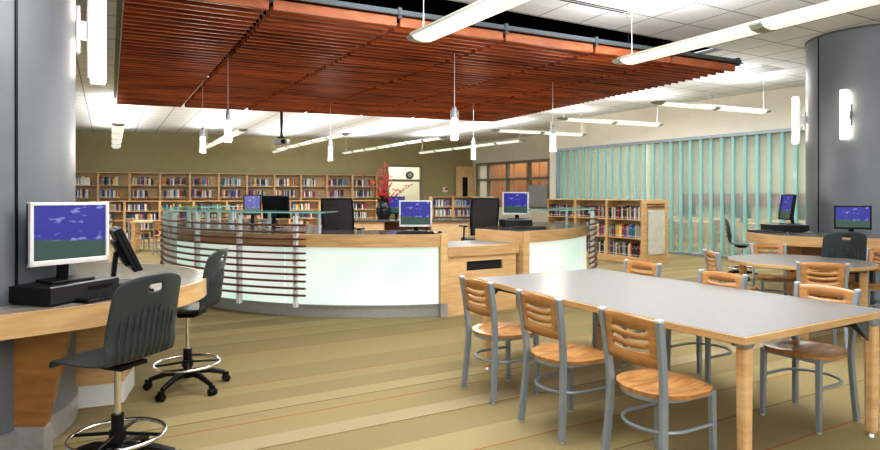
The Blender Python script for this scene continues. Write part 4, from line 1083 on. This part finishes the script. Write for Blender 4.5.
for cn, col in bookcols.items():
    m = plain('book_cover_'+cn.replace(' ', '_'), col, .45, var=.25, bscale=18)
    mb = MB()   # unit book: x 0..1 thickness, y 0..1 depth (spine at y=0), z 0..1
    mb.box((.06, .5, .5), (.12, 1, 1)); mb.box((.94, .5, .5), (.12, 1, 1)); mb.box((.5, .03, .5), (.76, .06, 1)); mb.box((.5, .52, .49), (.76, .92, .95), mi=1)
    lc = (.75, .7, .55) if sum(col) < 1.2 else (.1, .1, .15)
    mb.box((.5, -.004, .13), (.5, .008, .09), mi=1); mb.box((.5, -.004, .74), (.62, .008, .04), mi=2)
    me = bpy.data.meshes.new('book_mesh'); bmesh.ops.recalc_face_normals(mb.bm, faces=mb.bm.faces); mb.bm.to_mesh(me); mb.bm.free()
    me.materials.append(m); me.materials.append(M['page']); me.materials.append(plain('spine_band', lc, .5))
    bmesh_by[cn] = me
names = list(bookcols)
nbook = 0; BOOKMAX = 300
ordn = lambda n: ['first', 'second', 'third', 'fourth', 'fifth', 'sixth', 'seventh', 'eighth', 'ninth', 'tenth', 'eleventh', 'twelfth', '13th', '14th', '15th', '16th', '17th', '18th', '19th', '20th', '21st', '22nd', '23rd', '24th', '25th', '26th', '27th', '28th', '29th', '30th', '31st', '32nd', '33rd', '34th', '35th', '36th'][n]
stuffbm = bmesh.new(); stuff_cols = list(bookcols)
def fill_row(loc, rz, z, W, hmax, frac, where, group, indiv, pal, rnd, start=.045, tmin=.022, tmax=.045, dep=.2, front=.03, lean=True):
    """books from the left on a shelf of the case at loc/rz"""
    global nbook
    x = start; k = 0; end = W*frac
    cr, sr = math.cos(rz), math.sin(rz)
    while x < end and k < 34:
        th = rnd.uniform(tmin, tmax); h = hmax*rnd.uniform(.74, .97); cn = rnd.choice(pal); d_ = dep*rnd.uniform(.8, 1)
        if x+th > W-.045: break
        y = front+rnd.uniform(0, .02)
        wx_, wy_ = loc[0]+cr*x-sr*y, loc[1]+sr*x+cr*y
        if indiv and nbook < BOOKMAX:
            o = bpy.data.objects.new('book', bmesh_by[cn]); C.objects.link(o)
            o.location = (wx_, wy_, z+.0005); o.rotation_euler = (0, 0, rz); o.scale = (th*.96, d_, h)
            o['label'] = f'{cn} book, {ordn(k)} from left, {where}'; o['category'] = 'book'; o['group'] = group
            nbook += 1
        else:
            mt = Matrix.Translation((wx_, wy_, z+.0005)) @ Matrix.Rotation(rz, 4, 'Z')
            for (x0, x1, y0, y1, z0, z1, mi) in ((0, th*.96, 0, d_, 0, h, names.index(cn)),):
                vs = [stuffbm.verts.new(mt @ Vector(q)) for q in ((x0, y0, z0), (x1, y0, z0), (x1, y1, z0), (x0, y1, z0), (x0, y0, z1), (x1, y0, z1), (x1, y1, z1), (x0, y1, z1))]
                for f in ((0, 1, 5, 4), (1, 2, 6, 5), (2, 3, 7, 6), (3, 0, 4, 7), (4, 5, 6, 7)):
                    ff = stuffbm.faces.new([vs[q] for q in f]); ff.material_index = mi
                ff = stuffbm.faces.new([stuffbm.verts.new(mt @ Vector(q)) for q in ((th*.25, -.003, h*.1), (th*.7, -.003, h*.1), (th*.7, -.003, h*.2), (th*.25, -.003, h*.2))]); ff.material_index = len(names)
        x += th; k += 1
        if rnd.random() < .04: x += .03
# right low double-sided bookcase by the glass
rb_rz = TH-PI/2      # local x runs toward the camera (-D1), local y = D2
base = Vector((4.18, 12.4)); UW = 1.02
end_lab = ['far', 'middle', 'near']
dark = ['dark brown', 'black', 'navy blue', 'dark green', 'maroon', 'grey', 'red', 'tan', 'black', 'cream', 'purple']
light = ['white', 'cream', 'yellow', 'pale blue', 'dark green', 'grey', 'bright blue', 'tan', 'teal', 'cream', 'red']
rnd = random.Random(11)
for i in range(3):
    o_ = base+D1*(UW*(3-i)); H = 1.346
    t, pitch = bookcase(f'low maple bookcase by the channel glass, {end_lab[i]} bay of three', (*o_, 0), rb_rz, UW, .36, H, 3, 'low maple bookcases by the channel glass', kick=.14)
    for r in range(3):
        z = .14+pitch*r
        rn = ['bottom', 'middle', 'top'][r]
        fr_ = {(0): .9, 1: .96, 2: .95}[i]
        fill_row(o_, rb_rz, z, UW, .30 if r < 2 else .30, fr_, f'{rn} shelf, {end_lab[i]} bay, low bookcase by channel glass', 'books in the low maple bookcase by the channel glass', True, light if r == 1 else dark + (['white'] if r == 2 and i == 2 else []), rnd, tmin=.026, tmax=.052, front=.02)
# back half and end panel
t = thing('bookcase_end', 'maple end unit of the low bookcase with a mottled white panel', 'bookcase', (*base, 0), TH)
MB().box((.40, .015+.02, .673), (.80, .03, 1.346)).build('end_panel', M['maple'], t, bevel=.003)
MB().box((.58, 1.55, .673), (.40, 3.0, 1.34)).build('rear_case', M['maple'], t)
mb = MB(); mb.box((.40, -.015, .66), (.50, .012, .93)); mb.build('display_panel', plain('mottled_white_resin', (.66, .65, .56), .3, var=.10, bscale=9), t, bevel=.002)
for x in (-.22, .22):
    for z in (-.42, .42): MB().lathe([(.001, -.006), (.012, -.005), (.012, .012)], 10).build('standoff_screw', M['chrome'], t, loc=(.40+x, -.022, .66+z)).rotation_euler = (PI/2, 0, 0)
for z in (1.19, 1.25): MB().box((.40, -.002, z), (.52, .03, .022)).build('vent_slot', M['desk_slat'], t)

# back wall tall bookcases
bang = math.atan(.3265); 
GB = 'tall maple bookcases along the olive back wall'
o0 = Vector((-11.62, 20.39)); bdv = Vector((math.cos(bang), math.sin(bang)))
mix = list(bookcols)+['white', 'red', 'navy blue', 'cream', 'black', 'white']
rnd = random.Random(5)
bays = ['just right of the left column', 'second from the left column', 'third from the left column', 'fourth from the left column', 'fifth from the left column', 'sixth from the left column', 'sixth from the right end', 'fifth from the right end', 'fourth from the right end', 'third from the right end', 'second from the right end', 'at the right end']
UWb = .965
upper_rows = []
sbays = [b.replace('from the left column', 'from left column').replace('from the right end', 'from right end').replace('of the left column', 'of left column') for b in bays]
for i in range(-1, 10):
    p = o0+bdv*(UWb*i); H = 2.235
    t, pitch = bookcase(f'tall maple bookcase against olive back wall, {bays[i+1] if i < 5 else bays[i+2]}', (*p, 0), bang, UWb, .36, H, 5, GB, kick=.09)
    for r in (3, 4):
        upper_rows.append((p, .09+pitch*r, i, r))
GBK = 'books in the tall bookcases against the back wall'
for r_ in (4, 3):
    for p, z, i, r in upper_rows:
        if r != r_: continue
        pal = mix
        if i == -1 and r == 4: pal = ['white', 'white', 'grey']
        fill_row(p, bang, z, UWb, .31, rnd.uniform(.52, .82), f'{"top" if r == 4 else "second"} shelf, tall bookcase {sbays[i+1 if i < 5 else i+2]}', GBK, True, pal, rnd, tmin=.028, tmax=.056)
# face-out books on the second shelf of back wall cases
fo = [(2, .45, 'grey'), (3, .40, 'grey'), (-0, .02, 'white'), (6, .85, 'purple'), (9, .05, 'white'), (8, .38, 'orange')]
# low cases in front
l0 = Vector((-10.64, 18.14)); UWl = .988
GL_ = 'low maple bookcases in front of the tall back wall bookcases'
lowb = ['just right of the left column', 'second from the left column', 'third from the left column', 'fourth from the left column', 'fifth from the left column', 'fourth from the right end', 'third from the right end', 'second from the right end', 'at the right end']
for i in range(9):
    p = l0+bdv*(UWl*i)
    t, pitch = bookcase(f'low four-shelf bookcase before the tall back row, {lowb[i]}', (*p, 0), bang, UWl, .36, 1.27, 4, GL_, kick=.09)
    for r in range(4):
        fill_row(p, bang, .09+pitch*r, UWl, .235, rnd.uniform(.55, .95), '', '', False, mix, rnd, tmin=.028, tmax=.056)
# low bookcases in the middle distance
m0 = Vector(P(432, 196.6, 1.40)) if False else Vector(((432-CX)/F*20.2, 20.2))
for i in range(3):
    p = m0+bdv*(.76*i)
    if i < 2:
        t, pitch = bookcase(f'low maple bookcase in front of the maple door, {["left", "right"][i]} bay', (*p, 0), bang, .76, .36, 1.40, 4, 'low maple bookcases near the maple door', kick=.09)
        for r in range(4): fill_row(p, bang, .09+pitch*r, .76, .26, .9, '', '', False, ['bright blue', 'white', 'navy blue', 'red', 'pale blue', 'cream'], rnd)
    else:
        t = thing('end_cabinet', 'plain pale maple cabinet at the right of the low bookcases near the maple door', 'cabinet', (*p, 0), bang)
        MB().box((.38, .2, .7), (.76, .4, 1.4)).build('cabinet_body', M['maple_pale'], t, bevel=.005)
        for k in (0, 1): MB().box((.20+.36*k, -.008, .72), (.34, .016, 1.2)).build('door', M['maple_pale'], t, bevel=.003)
# all remaining books as one
me = bpy.data.meshes.new('shelved_books'); stuffbm.to_mesh(me); stuffbm.free()
for cn in names: me.materials.append(bmesh_by[cn].materials[0])
me.materials.append(M['page'])
o = bpy.data.objects.new('shelved_books', me); C.objects.link(o)
tag(o, 'rows of small many coloured books filling the low distant bookcases', 'books', None, 'stuff')

# ------------------------------------------------------------------ far table and chairs left of the round desk
Y = 15.6
t = thing('study_table', 'small wooden study table with square legs before the back bookcases', 'table', ((156-CX)/F*Y, Y, 0), bang)
MB().box((0, 0, .76), (1.1, .8, .045)).build('table_top', M['maple_pale'], t, bevel=.004)
for sx in (-.47, .47):
    for sy in (-.33, .33): MB().box((sx, sy, .37), (.09, .09, .735)).build('leg', M['maple'], t, bevel=.008)
dup(ch0, ((139-CX)/F*15.9, 15.9, 0), face(1, .1), 'grey framed chair at the left side of the distant study table', GT)
dup(ch0, ((163-CX)/F*14.7, 14.7, 0), face(-.3, 1), 'grey framed chair in front of the distant study table beside the slatted desk', GT)
# framed wooden end of low stand behind the left monitors
Y = 7.6
t = thing('wooden_stand', 'low pale wooden stand behind the monitors of the left desk', 'stand', ((93-CX)/F*Y, Y, 0), R(25))
for (x, sx, z, sz) in ((-.14, .04, .5, 1.0), (.14, .04, .5, 1.0)): MB().box((x, 0, z), (sx, .4, sz)).build('side_panel', M['maple_pale'], t, bevel=.003)
MB().box((0, 0, .985), (.24, .4, .03)).build('top_panel', M['maple_pale'], t)
MB().box((0, 0, .52), (.24, .38, .03)).build('shelf', M['maple_pale'], t)
MB().box((0, .19, .5), (.24, .015, .96)).build('back_panel', M['maple_back'], t)

# ------------------------------------------------------------------ computer tables seen through the channel glass
pc0 = None
for i in range(6):
    for j in range(2):
        s_ = 1.5+i*1.55; p = G0+gd*s_+gn*(1.9+j*2.1)
        if pc0 is None:
            pc0 = thing('computer_table', 'blurred wooden computer table seen through the channel glass', 'table', (*p, 0), ga, 'computer tables behind the channel glass')
            MB().box((0, 0, .72), (1.3, .7, .04)).build('table_top', M['maple_pale'], pc0)
            for sx in (-.58, .58):
                for sy in (-.28, .28): MB().box((sx, sy, .35), (.07, .07, .70)).build('leg', M['maple'], pc0)
            m0_ = monitor('blurred black monitor on a table behind the channel glass', (*p, .74), ga+PI, .42, .34, 'black', stand=.12, group='monitors behind the channel glass')
        else:
            dup(pc0, (*p, 0), ga); dup(m0_, (*p, .74), ga+PI)
        if j == 0: dup(ch0, (*(p-gn*.75), 0), face(*gn), 'blurred wooden chair seen through the channel glass', 'chairs behind the channel glass')

# ------------------------------------------------------------------ lights
def area(loc, size, sy, energy, col=(.98, .985, 1), rot=(0, 0, 0)):  # unseen fill lamps without fixtures, added to brighten the room
    ld = bpy.data.lights.new('fill_light', 'AREA'); ld.shape = 'RECTANGLE'; ld.size = size; ld.size_y = sy; ld.energy = energy; ld.color = col
    l = bpy.data.objects.new('fill_light', ld); C.objects.link(l); l.location = loc; l.rotation_euler = rot; return l
area((1.5, -1.0, 3.3), 5, 3, 170, rot=(R(35), 0, 0))
area((0.6, 4.0, 3.1), 4.5, 1.2, 80, rot=(0, 0, TH))
area((-4.5, 17, 3.3), 9, 1.5, 190, rot=(0, 0, bang))
area((-8, 12, 3.3), 2.5, 6, 110, rot=(0, 0, TH))
c = (G0+G1)/2+gn*3; area((*c, 3.4), 8, 4, 300, rot=(0, 0, ga))
area((*((B0+B1)/2+nb*.7), 3.5), 4, .8, 60, rot=(0, 0, a2))
area((*(mid+h*1.4), 3.4), 3, 1.5, 90, rot=(0, 0, ang))
area((-1, 10.9, 3.05), 4.5, 4.5, 150, rot=(0, 0, TH))
area((5.0, 12.0, 3.4), 1.5, 6, 100, rot=(0, 0, TH))
wd_ = bpy.data.worlds.new('World'); bpy.context.scene.world = wd_; wd_.use_nodes = True
wd_.node_tree.nodes['Background'].inputs[0].default_value = (.95, .97, 1, 1); wd_.node_tree.nodes['Background'].inputs[1].default_value = .8

cam = bpy.data.cameras.new('Camera'); co = bpy.data.objects.new('Camera', cam); C.objects.link(co)
co.location = (0, 0, EYE); co.rotation_euler = (PI/2, 0, 0); cam.sensor_width = 36; cam.lens = 600/880*36; cam.shift_y = -29/880; cam.clip_end = 100
bpy.context.scene.camera = co
vs = bpy.context.scene.view_settings; vs.view_transform = 'Standard'; vs.exposure = 0.37
try: vs.look = 'Medium High Contrast'
except Exception as e: print('look', e)
